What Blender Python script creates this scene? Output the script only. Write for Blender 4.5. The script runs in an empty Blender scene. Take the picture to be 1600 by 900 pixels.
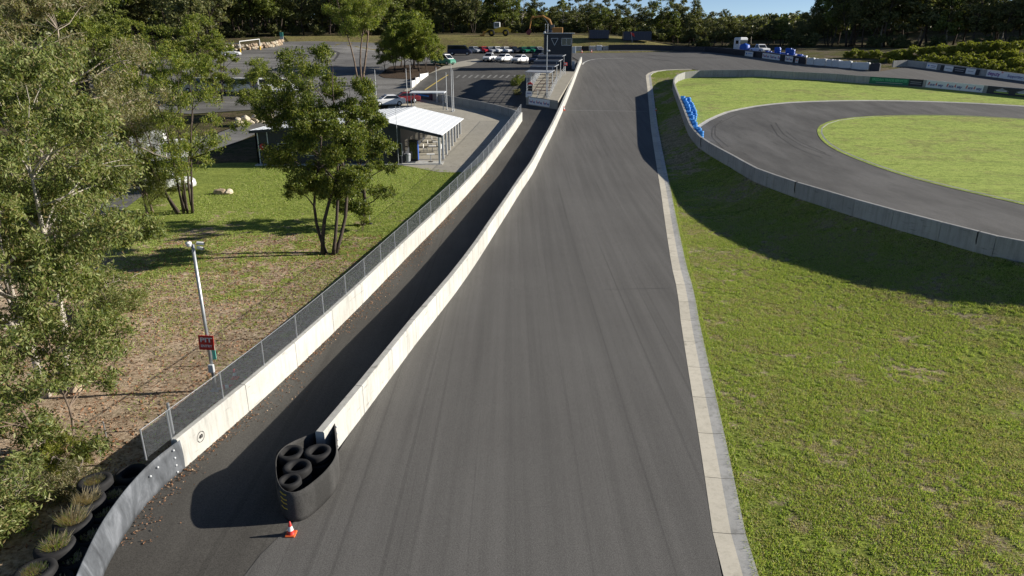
import bpy, bmesh, math, random
import numpy as np
from mathutils import Vector, Matrix
from mathutils.geometry import delaunay_2d_cdt
sc = bpy.context.scene
C = sc.collection
# ------------------------------------------------------------------ camera
F = 1080.0                      # focal length in photo pixels (1600 wide)
CAMZ = 12.0
PITCH = math.atan(382.0 / F)
cam = bpy.data.cameras.new('camera'); camo = bpy.data.objects.new('camera', cam); C.objects.link(camo)
cam.sensor_width = 36.0; cam.lens = 36.0 * F / 1600.0; cam.clip_start = 0.1; cam.clip_end = 5000
camo.location = (0, 0, CAMZ); camo.rotation_euler = (math.pi/2 - PITCH, 0, 0)
sc.camera = camo
# ------------------------------------------------------------------ sky, sun, exposure
SUN_EL, SUN_AZ = math.radians(21.5), math.radians(6.0)     # azimuth measured from +X towards +Y
w = bpy.data.worlds.new('World'); sc.world = w; w.use_nodes = True
nt = w.node_tree; bg = nt.nodes['Background']
sky = nt.nodes.new('ShaderNodeTexSky'); sky.sky_type = 'NISHITA'; sky.sun_disc = False
sky.sun_elevation = SUN_EL; sky.sun_rotation = math.pi/2 - SUN_AZ
sky.air_density = 0.45; sky.dust_density = 0.0; sky.ozone_density = 1.2
nt.links.new(sky.outputs[0], bg.inputs[0]); bg.inputs[1].default_value = 0.068
sun = bpy.data.lights.new('sun', 'SUN'); suno = bpy.data.objects.new('sun', sun); C.objects.link(suno)
sun.energy = 5.0; sun.angle = math.radians(0.5); sun.color = (1.0, 0.93, 0.82)
sd = Vector((math.cos(SUN_EL)*math.cos(SUN_AZ), math.cos(SUN_EL)*math.sin(SUN_AZ), math.sin(SUN_EL)))
suno.rotation_euler = (-sd).to_track_quat('-Z', 'Y').to_euler(); suno.location = (60, 5, 40)
vs = sc.view_settings; vs.view_transform = 'Standard'; vs.look = 'None'; vs.gamma = 1; vs.use_curve_mapping = False
vs.exposure = 0.7
try:
    sc.cycles.max_bounces = 6; sc.cycles.diffuse_bounces = 2; sc.cycles.glossy_bounces = 2
    sc.cycles.transparent_max_bounces = 6; sc.cycles.transmission_bounces = 3
    sc.cycles.use_denoising = True
except Exception: pass

# ------------------------------------------------------------------ terrain
_yp = np.array([-60, 30, 40, 57, 80, 98, 124, 136, 165, 200, 260, 400, 3000.])
_zp = np.array([0, 0, 0, .5, 2.2, 4.0, 7.1, 8.4, 9.7, 10.5, 11.0, 11.4, 12.0])
_ty = np.arange(-60, 420, 0.5); _tz = np.interp(_ty, _yp, _zp)
_k = np.exp(-0.5*(np.arange(-40, 41)*0.5/6.0)**2); _k /= _k.sum()
_tz = np.convolve(np.pad(_tz, 40, mode='edge'), _k, 'valid')
def sstep(a, b, x): t = np.clip((x-a)/(b-a), 0, 1); return t*t*(3-2*t)
def H0(X, Y): return np.where(np.asarray(Y) < 410, np.interp(Y, _ty, _tz), np.interp(Y, _yp, _zp))
def rayd(px, py):
    u = (px-800)/F; v = (450-py)/F; s, c = math.sin(PITCH), math.cos(PITCH)
    return u, c+v*s, -s+v*c
_ts = np.geomspace(8, 700, 1600)
def hit(px, py, dz, HF):
    d = rayd(px, py); X = d[0]*_ts; Y = d[1]*_ts; Z = CAMZ + d[2]*_ts
    g = Z - HF(X, Y) - dz
    i = int(np.argmax(g < 0))
    if g[i] >= 0: i = len(_ts)-1
    i = max(i, 1); a = g[i-1]/(g[i-1]-g[i]) if g[i-1] != g[i] else 0
    t = _ts[i-1] + (_ts[i]-_ts[i-1])*a
    return d[0]*t, d[1]*t
def Bk(Y): return 1.05+.8*(1-sstep(38, 66, np.asarray(Y, float)))
KERB_PX = [(1123,900),(1095.5,707),(1063,500),(1059,456),(1050,420),(1032.7,300),(1017,200),(1011.7,141),(1009,118)]
IWALL_PX = [(1600,417),(1526,394),(1440,371),(1354,346),(1238,308),(1176,284),(1144,263),(1116,247.5),(1090,231),(1076,213),(1063,176),(1050,137)]
_kl = np.array([hit(x, y, 0, H0) for x, y in KERB_PX]); 
_wl = np.array([hit(x, y, 0, lambda X, Y: H0(X, Y)+Bk(Y)) for x, y in IWALL_PX])
_kY = np.concatenate([[-50], _kl[:,1], [400]]); _kX = np.concatenate([[_kl[0,0]-.3], _kl[:,0], [_kl[-1,0]+8]])
_wo = np.argsort(_wl[:,1])
_wY = np.concatenate([[-50, 20], _wl[_wo,1], [_wl[:,1].max()+22, 400]])
_wX = np.concatenate([[75, 38], _wl[_wo,0], [60, 90]])
def Xk(Y): return np.interp(Y, _kY, _kX)
def Xw(Y): return np.interp(Y, _wY, _wX)
def H(X, Y):
    X = np.asarray(X, float); Y = np.asarray(Y, float)
    z = H0(X, Y)
    k = Xk(Y) + .8; ww = Xw(Y) - k
    z = z + Bk(Y)*np.clip((X-k)/np.maximum(ww, 1.0), 0, 1)**(1.25+1.55*(1-sstep(45, 75, Y)))
    lf = sstep(-42, -26, X)
    z = z + 3.3*(lf*sstep(172, 179, Y) + (1-lf)*sstep(150, 192, Y))*(1-sstep(22, 52, X)) + 1.0*sstep(180, 205, Y)*(1-sstep(40, 70, X))
    d = (X-67)*.86 + (Y-122.7)*.5
    z = z + 3.0*sstep(2, 22, d)*sstep(44, 68, X)*(1-.9*sstep(128, 156, Y))
    rid = (X-60)*.6+(Y-186)*.8
    z = z + 6.0*np.maximum(sstep(236, 300, Y), sstep(34, 85, rid)*sstep(20, 50, X))
    return z
def Hs(x, y): return float(H(x, y))
def P(px, py, dz=0.0):
    x, y = hit(px, py, dz, H); return Vector((x, y, Hs(x, y)+dz))
def P2(px, py, dz=0.0):
    p = P(px, py, dz); return (p.x, p.y)
def zc_of(x, y, z): return y*math.cos(PITCH) - (z-CAMZ)*math.sin(PITCH)
def px_of(x, y, z):
    zc = zc_of(x, y, z); yc = y*math.sin(PITCH) + (z-CAMZ)*math.cos(PITCH)
    return 800+F*x/zc, 450-F*yc/zc
# ------------------------------------------------------------------ materials
def mat(name, col, rough=.8, metal=0.0, spec=.3):
    m = bpy.data.materials.new(name); m.use_nodes = True
    b = m.node_tree.nodes['Principled BSDF']
    b.inputs['Base Color'].default_value = (*col, 1); b.inputs['Roughness'].default_value = rough
    b.inputs['Metallic'].default_value = metal; b.inputs['Specular IOR Level'].default_value = spec
    return m
class NT:
    def __init__(s, m): s.t = m.node_tree; s.b = s.t.nodes['Principled BSDF']
    def n(s, typ, **kw):
        x = s.t.nodes.new(typ)
        for k, v in kw.items(): setattr(x, k, v)
        return x
    def l(s, a, b): s.t.links.new(a, b)
    def pos(s, scale=(1,1,1), rot=0.0):
        g = s.n('ShaderNodeNewGeometry'); mp = s.n('ShaderNodeMapping'); mp.inputs['Scale'].default_value = scale
        mp.inputs['Rotation'].default_value = (0, 0, rot); s.l(g.outputs['Position'], mp.inputs[0]); return mp.outputs[0]
    def noise(s, vec, scale, detail=4, rough=.6, dist=0.0):
        x = s.n('ShaderNodeTexNoise'); x.inputs['Scale'].default_value = scale; x.inputs['Detail'].default_value = detail
        x.inputs['Roughness'].default_value = rough; x.inputs['Distortion'].default_value = dist; s.l(vec, x.inputs['Vector']); return x.outputs[0]
    def ramp(s, f, stops):
        x = s.n('ShaderNodeValToRGB'); e = x.color_ramp.elements
        while len(e) < len(stops): e.new(0.5)
        for i, (p, c) in enumerate(stops): e[i].position = p; e[i].color = (*c, 1) if len(c) == 3 else c
        s.l(f, x.inputs[0]); return x.outputs[0]
    def mix(s, f, a, b, mode='MIX'):
        x = s.n('ShaderNodeMix', data_type='RGBA', blend_type=mode)
        for sock, v in ((x.inputs[0], f), (x.inputs[6], a), (x.inputs[7], b)):
            if hasattr(v, 'links') or hasattr(v, 'is_linked'): s.l(v, sock)
            elif isinstance(v, tuple): sock.default_value = (*v, 1)
            else: sock.default_value = v
        return x.outputs[2]
    def math(s, op, a, b=0.0, c=None):
        x = s.n('ShaderNodeMath', operation=op)
        for i, v in enumerate((a, b) if c is None else (a, b, c)):
            if hasattr(v, 'is_linked'): s.l(v, x.inputs[i])
            else: x.inputs[i].default_value = v
        return x.outputs[0]
    def bump(s, h, strength=.3, dist=.02):
        x = s.n('ShaderNodeBump'); x.inputs['Strength'].default_value = strength; x.inputs['Distance'].default_value = dist
        s.l(h, x.inputs['Height']); s.l(x.outputs[0], s.b.inputs['Normal'])
    def col(s, c): s.l(c, s.b.inputs['Base Color'])
G3 = lambda v: (v, v*.985, v*.96)
def asphalt(name, base, along=(1, .05, 1), rot=0.0, warm=0.0, streak=.35, patch=.35):
    m = mat(name, G3(base), .82, spec=.25); n = NT(m)
    p = n.pos(); ps = n.pos(along, rot)
    c1 = (base*(1-patch*.5)+warm, base*(1-patch*.5)*.98+warm*.6, base*(1-patch*.5)*.95); c2 = (base*(1+patch*.45)+warm, base*(1+patch*.45)*.985+warm*.7, base*(1+patch*.45)*.955)
    a = n.ramp(n.noise(p, .11, 5, .62), [(.3, c1), (.7, c2)])
    st = n.ramp(n.noise(ps, .9, 4, .6), [(.35, (1-streak,)*3), (.65, (1+streak*.35,)*3)])
    a = n.mix(1.0, a, st, 'MULTIPLY')
    fine = n.ramp(n.noise(p, 38, 2, .7), [(.3, (.6,)*3), (.7, (1.42,)*3)])
    a = n.mix(1.0, a, fine, 'MULTIPLY')
    sp = n.ramp(n.noise(p, 9, 3, .8), [(.0, (1, 1, 1)), (.74, (1, 1, 1)), (.80, (1.35, 1.32, 1.25))])
    a = n.mix(1.0, a, sp, 'MULTIPLY')
    rb = n.ramp(n.noise(n.pos((5.0*along[0]/max(along), .012 if along[1] < .1 else .3, 1), rot), 1.0, 3, .55), [(.0, (.80,)*3), (.33, (.84,)*3), (.40, (1, 1, 1))])
    ck = n.ramp(n.noise(p, .55, 6, .75, 1.2), [(.485, (1, 1, 1)), (.498, (.82,)*3), (.511, (1, 1, 1))])
    a = n.mix(1.0, a, rb, 'MULTIPLY'); a = n.mix(.45, a, ck, 'MULTIPLY')
    n.col(a); n.bump(n.noise(p, 60, 2, .7), .25, .01); return m
def concrete(name, col, stain=.35, rough=.85):
    m = mat(name, col, rough, spec=.2); n = NT(m); p = n.pos(); pv = n.pos((2.2, 2.2, .25))
    oi = n.n('ShaderNodeObjectInfo')
    a = n.ramp(n.noise(p, .9, 5, .65), [(.3, tuple(v*(1-stain*.4) for v in col)), (.65, col)])
    st = n.ramp(n.noise(pv, 1.7, 4, .7), [(.28, (1-stain, 1-stain, (1-stain)*.97)), (.52, (1, 1, 1))])
    a = n.mix(.75, a, st, 'MULTIPLY')
    rnd = n.ramp(oi.outputs['Random'], [(0, (.90,)*3), (1, (1.04,)*3)])
    a = n.mix(1.0, a, rnd, 'MULTIPLY')
    f = n.ramp(n.noise(p, 25, 3, .7), [(.3, (.93,)*3), (.7, (1.04,)*3)])
    sf = n.ramp(n.noise(n.pos((.7, .7, 7)), 1.3, 4, .7), [(.30, (.55, .54, .52)), (.38, (1, 1, 1))])
    a = n.mix(.8, a, sf, 'MULTIPLY')
    n.col(n.mix(1.0, a, f, 'MULTIPLY')); n.bump(n.noise(p, 14, 4, .7), .2, .01); return m
M = {}
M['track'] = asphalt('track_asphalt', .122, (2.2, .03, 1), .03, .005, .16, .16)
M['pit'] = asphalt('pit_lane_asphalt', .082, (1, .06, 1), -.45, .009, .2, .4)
M['infield'] = asphalt('infield_asphalt', .11, (.5, .12, 1), .5, .002, .3, .25)
M['yard'] = asphalt('yard_asphalt', .20, (.09, .5, 1), .1, .002, .4, .45)
M['carpark'] = asphalt('car_park_asphalt', .09, (.4, .2, 1), .1, .004, .2, .4)
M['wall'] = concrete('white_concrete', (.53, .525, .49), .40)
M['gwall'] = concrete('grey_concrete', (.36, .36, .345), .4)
M['kerb'] = concrete('kerb_concrete', (.66, .615, .51), .25)
M['kerb_back'] = concrete('kerb_back_concrete', (.60, .59, .55), .45)
M['apron'] = concrete('apron_concrete', (.40, .375, .315), .25)
M['faint_paint'] = mat('dim_paint', (.22, .22, .21), .8)  # dull grey for faint lines; on the crossing it stands in for tower shadow
M['paint'] = mat('road_paint', (.5, .5, .48), .7)
M['ypaint'] = mat('yellow_road_paint', (.55, .42, .12), .7)
def plain(k, col, rough=.6, metal=0.0, spec=.4, var=.12):
    m = mat(k, col, rough, metal, spec); n = NT(m); p = n.pos()
    a = n.ramp(n.noise(p, 3.5, 4, .65), [(.3, tuple(v*(1-var) for v in col)), (.7, tuple(min(v*(1+var), .9) for v in col))]); n.col(a); M[k] = m; return m
plain('steel', (.42, .44, .46), .45, .7); plain('galv', (.38, .40, .42), .5, .4)
plain('rubber', (.022, .022, .024), .75, 0, .3, .35); plain('tyre', (.018, .018, .019), .8, 0, .3, .4)
plain('black', (.012, .012, .013), .6); plain('charcoal', (.03, .034, .042), .55, 0, .4, .15)
plain('white', (.72, .72, .71), .5, 0, .4, .04); plain('off_white', (.55, .57, .58), .5, 0, .4, .08)
plain('roof', (.70, .73, .76), .5, .0, .3, .02); plain('red', (.52, .03, .025), .5); plain('orange', (.75, .13, .03), .5)
plain('yellow', (.62, .42, .04), .5); plain('digger', (.36, .18, .05), .6); plain('blue', (.02, .10, .45), .45)
plain('sky_blue', (.02, .22, .62), .5, 0, .4, .25); plain('green', (.08, .28, .20), .4); plain('maroon', (.16, .02, .025), .35)
plain('navy', (.02, .028, .06), .35); plain('silver', (.45, .47, .5), .3, .3); plain('car_white', (.75, .76, .77), .3, 0, .5, .03)
plain('car_red', (.42, .02, .03), .3); plain('car_black', (.012, .014, .02), .25); plain('car_green', (.01, .16, .075), .3)
plain('glass', (.012, .016, .02), .08, 0, .6, .05); plain('lamp_glass', (.6, .6, .58), .15); plain('tail', (.4, .01, .01), .3)
plain('bark', (.17, .13, .10), .9, 0, .1, .5); plain('pale_bark', (.44, .40, .35), .85, 0, .1, .35); plain('dark_bark', (.075, .06, .05), .9, 0, .1, .4); plain('dead_wood', (.30, .255, .21), .9, 0, .1, .3)
plain('rock', (.36, .28, .20), .9, 0, .1, .4); plain('pale_rock', (.50, .44, .34), .9, 0, .1, .3); plain('dark_soil', (.075, .055, .04), .95, 0, .1, .5)
plain('banner_green', (.01, .14, .07), .5); plain('banner_dark', (.02, .022, .03), .5); plain('letter_green', (.10, .42, .22), .5); plain('letter_lime', (.40, .52, .10), .5)
plain('letter_navy', (.03, .04, .22), .5); plain('letter_purple', (.16, .03, .22), .5); plain('letter_grey', (.30, .30, .32), .5); plain('aqua', (.12, .45, .36), .5)
def belt():
    M['guard'] = asphalt('guard_rubber', .07, (1, 1, .3), 0, 0, .5, .6)
    m = mat('conveyor_rubber', (.05, .055, .06), .6, 0, .35); n = NT(m); p = n.pos((1, 1, .4))
    a = n.ramp(n.noise(p, 1.6, 6, .7, .6), [(.3, (.04, .044, .05)), (.52, (.095, .104, .117)), (.75, (.21, .225, .25))])
    n.col(a); n.bump(n.noise(n.pos(), 6, 4, .6), .3, .03); M['belt'] = m
belt()
def lawn(name, greens, dirts, thr=.5, gy=None, soft=.09):
    m = mat(name, greens[0], .95, spec=.05); n = NT(m); p = n.pos()
    big = n.noise(p, .22, 4, .6); mid = n.noise(p, 1.1, 5, .7); sm = n.noise(p, 9, 4, .75)
    g = n.ramp(sm, [(.38, greens[0]), (.5, greens[1]), (.64, greens[2])])
    d = n.ramp(n.noise(p, 6, 5, .8), [(.36, dirts[0]), (.52, dirts[1]), (.68, dirts[2])])
    f = n.math('ADD', n.math('MULTIPLY', big, .9), n.math('ADD', n.math('MULTIPLY', mid, .75), n.math('MULTIPLY', sm, .35)))
    if gy is not None:      # grass thins out towards the camera end of the bushland
        sp = n.n('ShaderNodeSeparateXYZ'); g0 = n.n('ShaderNodeNewGeometry'); n.l(g0.outputs['Position'], sp.inputs[0])
        mr = n.n('ShaderNodeMapRange'); mr.inputs[1].default_value = gy[0]; mr.inputs[2].default_value = gy[1]; mr.inputs[3].default_value = gy[2]; mr.inputs[4].default_value = gy[3]
        n.l(sp.outputs[1], mr.inputs[0]); f = n.math('ADD', f, mr.outputs[0])
    if gy is not None: d = n.mix(n.ramp(n.noise(p, .7, 6, .75), [(.42, (0, 0, 0)), (.6, (.5, .5, .5))]), d, (.30, .205, .14))
    k = n.ramp(f, [(max(thr-soft, 0), (0, 0, 0)), (min(thr+soft, 1), (1, 1, 1))])
    o = n.mix(k, d, g)
    v1 = n.ramp(n.noise(p, 1.7, 6, .8), [(.36, (.66, .68, .62)), (.52, (1, 1, 1)), (.66, (1.14, 1.1, 1.05))]); v2 = n.ramp(n.noise(n.pos((.25, 1.0, 1), .35), .8, 4, .65), [(.35, (.84, .86, .82)), (.6, (1.05, 1.03, 1))])
    o = n.mix(1.0, n.mix(1.0, o, v1, 'MULTIPLY'), v2, 'MULTIPLY')
    n.col(o); n.bump(n.noise(p, 22, 4, .8), .9, .06); return m
DIRT = [(.18, .12, .08), (.56, .44, .325), (.72, .60, .47)]
THATCH = [(.11, .09, .055), (.34, .29, .18), (.54, .47, .33)]
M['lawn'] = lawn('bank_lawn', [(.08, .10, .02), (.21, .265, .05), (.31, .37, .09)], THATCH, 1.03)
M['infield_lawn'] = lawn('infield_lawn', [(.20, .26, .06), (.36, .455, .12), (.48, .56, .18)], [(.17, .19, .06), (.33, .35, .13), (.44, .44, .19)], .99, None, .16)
M['bush_ground'] = lawn('bushland_floor', [(.15, .18, .04), (.25, .31, .07), (.33, .38, .11)], DIRT, 1.03, (26, 62, -.22, .30))
M['dry_bank'] = lawn('dry_grass_bank', [(.12, .13, .04), (.22, .20, .08), (.30, .26, .12)], [(.10, .08, .045), (.20, .16, .09), (.28, .22, .13)], .95)
M['scrub'] = lawn('forest_floor', [(.05, .055, .02), (.09, .085, .04), (.12, .11, .06)], [(.07, .055, .035), (.14, .11, .075), (.20, .16, .11)], 1.02)
M['slope'] = lawn('bare_slope', [(.08, .09, .03), (.12, .12, .045), (.16, .15, .06)], [(.09, .07, .05), (.17, .14, .105), (.27, .23, .18)], 1.06)
def leafm(name, cols, trans=.35, rough=.5):
    m = bpy.data.materials.new(name); m.use_nodes = True; t = m.node_tree; b = t.nodes['Principled BSDF']
    n = NT(m); g = n.n('ShaderNodeNewGeometry')
    r = n.ramp(g.outputs['Random Per Island'], [(i/(len(cols)-1), c) for i, c in enumerate(cols)])
    n.col(r); b.inputs['Roughness'].default_value = rough; b.inputs['Specular IOR Level'].default_value = .35
    tr = n.n('ShaderNodeBsdfTranslucent'); n.l(n.mix(1.0, r, (1.5, 1.6, .7), 'MULTIPLY'), tr.inputs[0])
    mx = n.n('ShaderNodeMixShader'); mx.inputs[0].default_value = trans
    n.l(b.outputs[0], mx.inputs[1]); n.l(tr.outputs[0], mx.inputs[2]); n.l(mx.outputs[0], t.nodes['Material Output'].inputs[0])
    M[name] = m; return m
leafm('leaf_hero', [(.06, .085, .022), (.13, .17, .045), (.21, .25, .075), (.29, .30, .12), (.20, .15, .07)])
leafm('leaf_grey', [(.08, .09, .04), (.17, .18, .08), (.27, .27, .13), (.23, .17, .10), (.34, .32, .20)])
leafm('leaf_mid', [(.05, .075, .015), (.13, .18, .03), (.21, .26, .045), (.30, .29, .06), (.09, .12, .025)])
leafm('leaf_dark', [(.035, .055, .012), (.085, .12, .022), (.15, .19, .032), (.22, .22, .045), (.06, .085, .018)])
leafm('leaf_olive', [(.07, .085, .018), (.13, .15, .03), (.20, .21, .045)])
leafm('leaf_forest', [(.045, .06, .022), (.095, .11, .038), (.165, .175, .065), (.21, .195, .09)], .25)
leafm('leaf_forest_light', [(.07, .09, .022), (.14, .17, .04), (.22, .24, .07)], .3)
leafm('leaf_shrub', [(.12, .14, .02), (.23, .25, .04), (.34, .33, .07)], .35)
leafm('blade', [(.14, .19, .04), (.25, .335, .075), (.35, .45, .11), (.42, .44, .16), (.52, .46, .27)], .35, .7)
leafm('blade_thatch', [(.26, .21, .12), (.44, .38, .24), (.52, .46, .31), (.30, .32, .12)], .3, .8)
leafm('blade_dry', [(.46, .37, .21), (.62, .52, .32), (.54, .45, .25)], .08, .8)
leafm('litter_leaf', [(.20, .08, .035), (.36, .19, .10), (.14, .07, .04), (.48, .34, .22)], .1, .8)
# ------------------------------------------------------------------ builders
def obj(name, me, m=None, parent=None, loc=None):
    o = bpy.data.objects.new(name, me); C.objects.link(o)
    if m is not None and me is not None and not me.materials: me.materials.append(M[m] if isinstance(m, str) else m)
    if parent is not None: o.parent = parent
    if loc is not None: o.location = loc
    return o
def tag(o, label=None, cat=None, group=None, kind=None):
    for k, v in (('label', label), ('category', cat), ('group', group), ('kind', kind)):
        if v: o[k] = v
    return o
def thing(name, label, cat, loc=(0,0,0), rz=0.0, group=None):
    o = bpy.data.objects.new(name, None); C.objects.link(o); o.location = loc; o.rotation_euler = (0, 0, rz)
    o.empty_display_size = .2
    return tag(o, label, cat, group)
def copy_tree(o, parent=None):
    c = o.copy(); C.objects.link(c); c.parent = parent
    for ch in list(o.children): copy_tree(ch, c)
    return c
class MB:
    def __init__(s): s.v = []; s.f = []
    def add(s, vs, fs):
        b = len(s.v); s.v += [tuple(map(float, p)) for p in vs]; s.f += [tuple(i+b for i in f) for f in fs]; return s
    def box(s, cx, cy, cz, sx, sy, sz, rz=0.0, rx=0.0, ry=0.0):
        R = Matrix.Rotation(rz, 3, 'Z') @ Matrix.Rotation(ry, 3, 'Y') @ Matrix.Rotation(rx, 3, 'X')
        vs = [R @ Vector((x*sx/2, y*sy/2, z*sz/2)) + Vector((cx, cy, cz)) for x in (-1, 1) for y in (-1, 1) for z in (-1, 1)]
        return s.add(vs, [(0,1,3,2),(4,6,7,5),(0,4,5,1),(2,3,7,6),(0,2,6,4),(1,5,7,3)])
    def cbox(s, cx, cy, cz, sx, sy, sz, b=.02, rz=0.0):      # box with chamfered upright and top edges
        x, y = sx/2, sy/2; ring = [(-x+b,-y),(x-b,-y),(x,-y+b),(x,y-b),(x-b,y),(-x+b,y),(-x,y-b),(-x,-y+b)]
        k = lambda q, e: (q[0]*(1-e/x), q[1]*(1-e/y))
        R = Matrix.Rotation(rz, 3, 'Z'); rows = [[(*q, -sz/2) for q in ring], [(*q, sz/2-b) for q in ring], [(*k(q, b), sz/2) for q in ring]]
        vs = [R @ Vector(p) + Vector((cx, cy, cz)) for r in rows for p in r]
        fs = [(r*8+i, r*8+(i+1)%8, r*8+8+(i+1)%8, r*8+8+i) for r in range(2) for i in range(8)] + [tuple(range(7, -1, -1)), tuple(range(16, 24))]
        return s.add(vs, fs)
    def tube(s, pts, rad, n=6, cap=True):
        pts = [Vector(p) for p in pts]
        if not hasattr(rad, '__len__'): rad = [rad]*len(pts)
        vs = []; fs = []; up = None
        for i, p in enumerate(pts):
            t = (pts[min(i+1, len(pts)-1)] - pts[max(i-1, 0)])
            t = t.normalized() if t.length > 1e-9 else Vector((0, 0, 1))
            if up is None: up = t.orthogonal().normalized()
            else:
                up = up - t*up.dot(t); up = up.normalized() if up.length > 1e-6 else t.orthogonal().normalized()
            b = t.cross(up)
            for k in range(n):
                a = 2*math.pi*k/n; vs.append(p + (up*math.cos(a) + b*math.sin(a))*rad[i])
        for i in range(len(pts)-1):
            for k in range(n): fs.append((i*n+k, i*n+(k+1)%n, (i+1)*n+(k+1)%n, (i+1)*n+k))
        if cap: fs += [tuple(range(n-1, -1, -1)), tuple(range((len(pts)-1)*n, len(pts)*n))]
        return s.add(vs, fs)
    def lathe(s, prof, n=20, c=(0,0,0), axis='Z'):
        vs = []; fs = []
        for r, z in prof:
            for k in range(n):
                a = 2*math.pi*k/n; q = (r*math.cos(a), r*math.sin(a), z)
                if axis == 'Y': q = (q[0], q[2], q[1])
                if axis == 'X': q = (q[2], q[0], q[1])
                vs.append((q[0]+c[0], q[1]+c[1], q[2]+c[2]))
        m = len(prof)
        for i in range(m-1):
            for k in range(n): fs.append((i*n+k, i*n+(k+1)%n, (i+1)*n+(k+1)%n, (i+1)*n+k))
        return s.add(vs, fs)
    def prism(s, poly, z0, z1):
        n = len(poly); return s.add([(*p, z0) for p in poly]+[(*p, z1) for p in poly], [(i, (i+1)%n, n+(i+1)%n, n+i) for i in range(n)]+[tuple(range(n-1, -1, -1)), tuple(range(n, 2*n))])
    def mesh(s, name, smooth=False):
        me = bpy.data.meshes.new(name); me.from_pydata(s.v, [], s.f)
        bm = bmesh.new(); bm.from_mesh(me); bmesh.ops.recalc_face_normals(bm, faces=bm.faces); bm.to_mesh(me); bm.free()
        if smooth: me.polygons.foreach_set('use_smooth', [True]*len(me.polygons))
        return me
    def build(s, name, m, parent=None, loc=None, smooth=False): return obj(name, s.mesh(name, smooth), m, parent, loc)
def npmesh(name, V, Fq):
    """big mesh from arrays: V (n,3), Fq (m,k)"""
    me = bpy.data.meshes.new(name); V = np.asarray(V, np.float32); Fq = np.asarray(Fq, np.int32); k = Fq.shape[1]
    me.vertices.add(len(V)); me.vertices.foreach_set('co', V.ravel()); me.loops.add(Fq.size); me.loops.foreach_set('vertex_index', Fq.ravel())
    me.polygons.add(len(Fq)); me.polygons.foreach_set('loop_start', np.arange(0, Fq.size, k, dtype=np.int32)); me.polygons.foreach_set('loop_total', np.full(len(Fq), k, np.int32))
    me.update(calc_edges=True); return me
def resample(pts, step):
    pts = [np.array(p[:2], float) for p in pts]; L = [0]
    for a, b in zip(pts, pts[1:]): L.append(L[-1]+np.linalg.norm(b-a))
    n = max(1, int(round(L[-1]/step))); A = np.array(pts)
    s = np.linspace(0, L[-1], n+1); return np.stack([np.interp(s, L, A[:,0]), np.interp(s, L, A[:,1])], 1)
def smooth_line(pts, step=1.0, it=2):
    A = resample(pts, step)
    for _ in range(it):
        B = A.copy(); B[1:-1] = .25*A[:-2]+.5*A[1:-1]+.25*A[2:]; A = B
    return A
def normals2(A):
    T = np.gradient(A, axis=0); T /= np.linalg.norm(T, axis=1)[:,None]+1e-9
    return np.stack([-T[:,1], T[:,0]], 1)        # to the left of travel
def inside(poly, X, Y):
    r = np.zeros(X.shape, bool); n = len(poly)
    for i in range(n):
        x0, y0 = poly[i]; x1, y1 = poly[(i+1) % n]
        c = ((y0 > Y) != (y1 > Y)) & (X < (x1-x0)*(Y-y0)/((y1-y0) or 1e-12)+x0); r ^= c
    return r
def drape(name, poly, step, dz, m, kind='structure'):
    poly = resample([*poly, poly[0]], step)[:-1]
    x0, y0 = poly.min(0); x1, y1 = poly.max(0)
    gx, gy = np.meshgrid(np.arange(x0+step/2, x1, step), np.arange(y0+step/2, y1, step)); gx = gx.ravel(); gy = gy.ravel()
    k = inside(poly, gx, gy); n = len(poly)
    vs = [Vector((float(a), float(b))) for a, b in poly] + [Vector((float(a), float(b))) for a, b in zip(gx[k], gy[k])]
    r = delaunay_2d_cdt(vs, [(i, (i+1) % n) for i in range(n)], [], 1, 1e-4)
    V = np.array([(v.x, v.y) for v in r[0]]); Z = H(V[:,0], V[:,1]) + dz
    fs = np.array(r[2]); a = V[fs]; ar = (a[:,1,0]-a[:,0,0])*(a[:,2,1]-a[:,0,1])-(a[:,1,1]-a[:,0,1])*(a[:,2,0]-a[:,0,0])
    fs[ar < 0] = fs[ar < 0][:, ::-1]
    me = npmesh(name, np.column_stack([V, Z]), fs); me.polygons.foreach_set('use_smooth', [True]*len(fs))
    return tag(obj(name, me, m), kind=kind)
def ribbon(name, A, o0, o1, dz, m, parent=None, kind='structure', cross=1):
    N = normals2(A); cols = []
    for j in range(cross+1):
        q = A + N*(o0+(o1-o0)*j/cross); cols.append(np.column_stack([q, H(q[:,0], q[:,1])+dz]))
    n = len(A); V = np.concatenate(cols)
    fs = [(j*n+i, j*n+i+1, (j+1)*n+i+1, (j+1)*n+i) for j in range(cross) for i in range(n-1)]
    if o1 > o0: fs = [f[::-1] for f in fs]
    fs = [f[::-1] for f in fs]
    me = npmesh(name, V, fs); o = obj(name, me, m, parent)
    if parent is None: tag(o, kind=kind)
    return o
def text_mesh(s, size, shear=0.0, bold=0.0, width=None):
    cu = bpy.data.curves.new('lettering', 'FONT'); cu.body = s; cu.size = size; cu.shear = shear; cu.offset = bold; cu.align_x = 'CENTER'; cu.align_y = 'CENTER'; cu.extrude = .004; cu.resolution_u = 3
    o = bpy.data.objects.new('lettering', cu); C.objects.link(o); dg = bpy.context.evaluated_depsgraph_get()
    me = bpy.data.meshes.new_from_object(o.evaluated_get(dg)); bpy.data.objects.remove(o); bpy.data.curves.remove(cu); me.materials.clear()
    if width:
        co = np.array([v.co[:] for v in me.vertices]); k = width/(co[:,0].max()-co[:,0].min()); 
        for v in me.vertices: v.co.x *= k
    return me
def lettering(s, size, m, parent, loc, rz=0.0, shear=0.0, bold=0.0, width=None):
    """upright text facing local -Y of its parent, turned by rz"""
    o = obj('lettering', text_mesh(s, size, shear, bold, width), m, parent, loc); o.rotation_euler = (math.pi/2, 0, rz); return o
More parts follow.
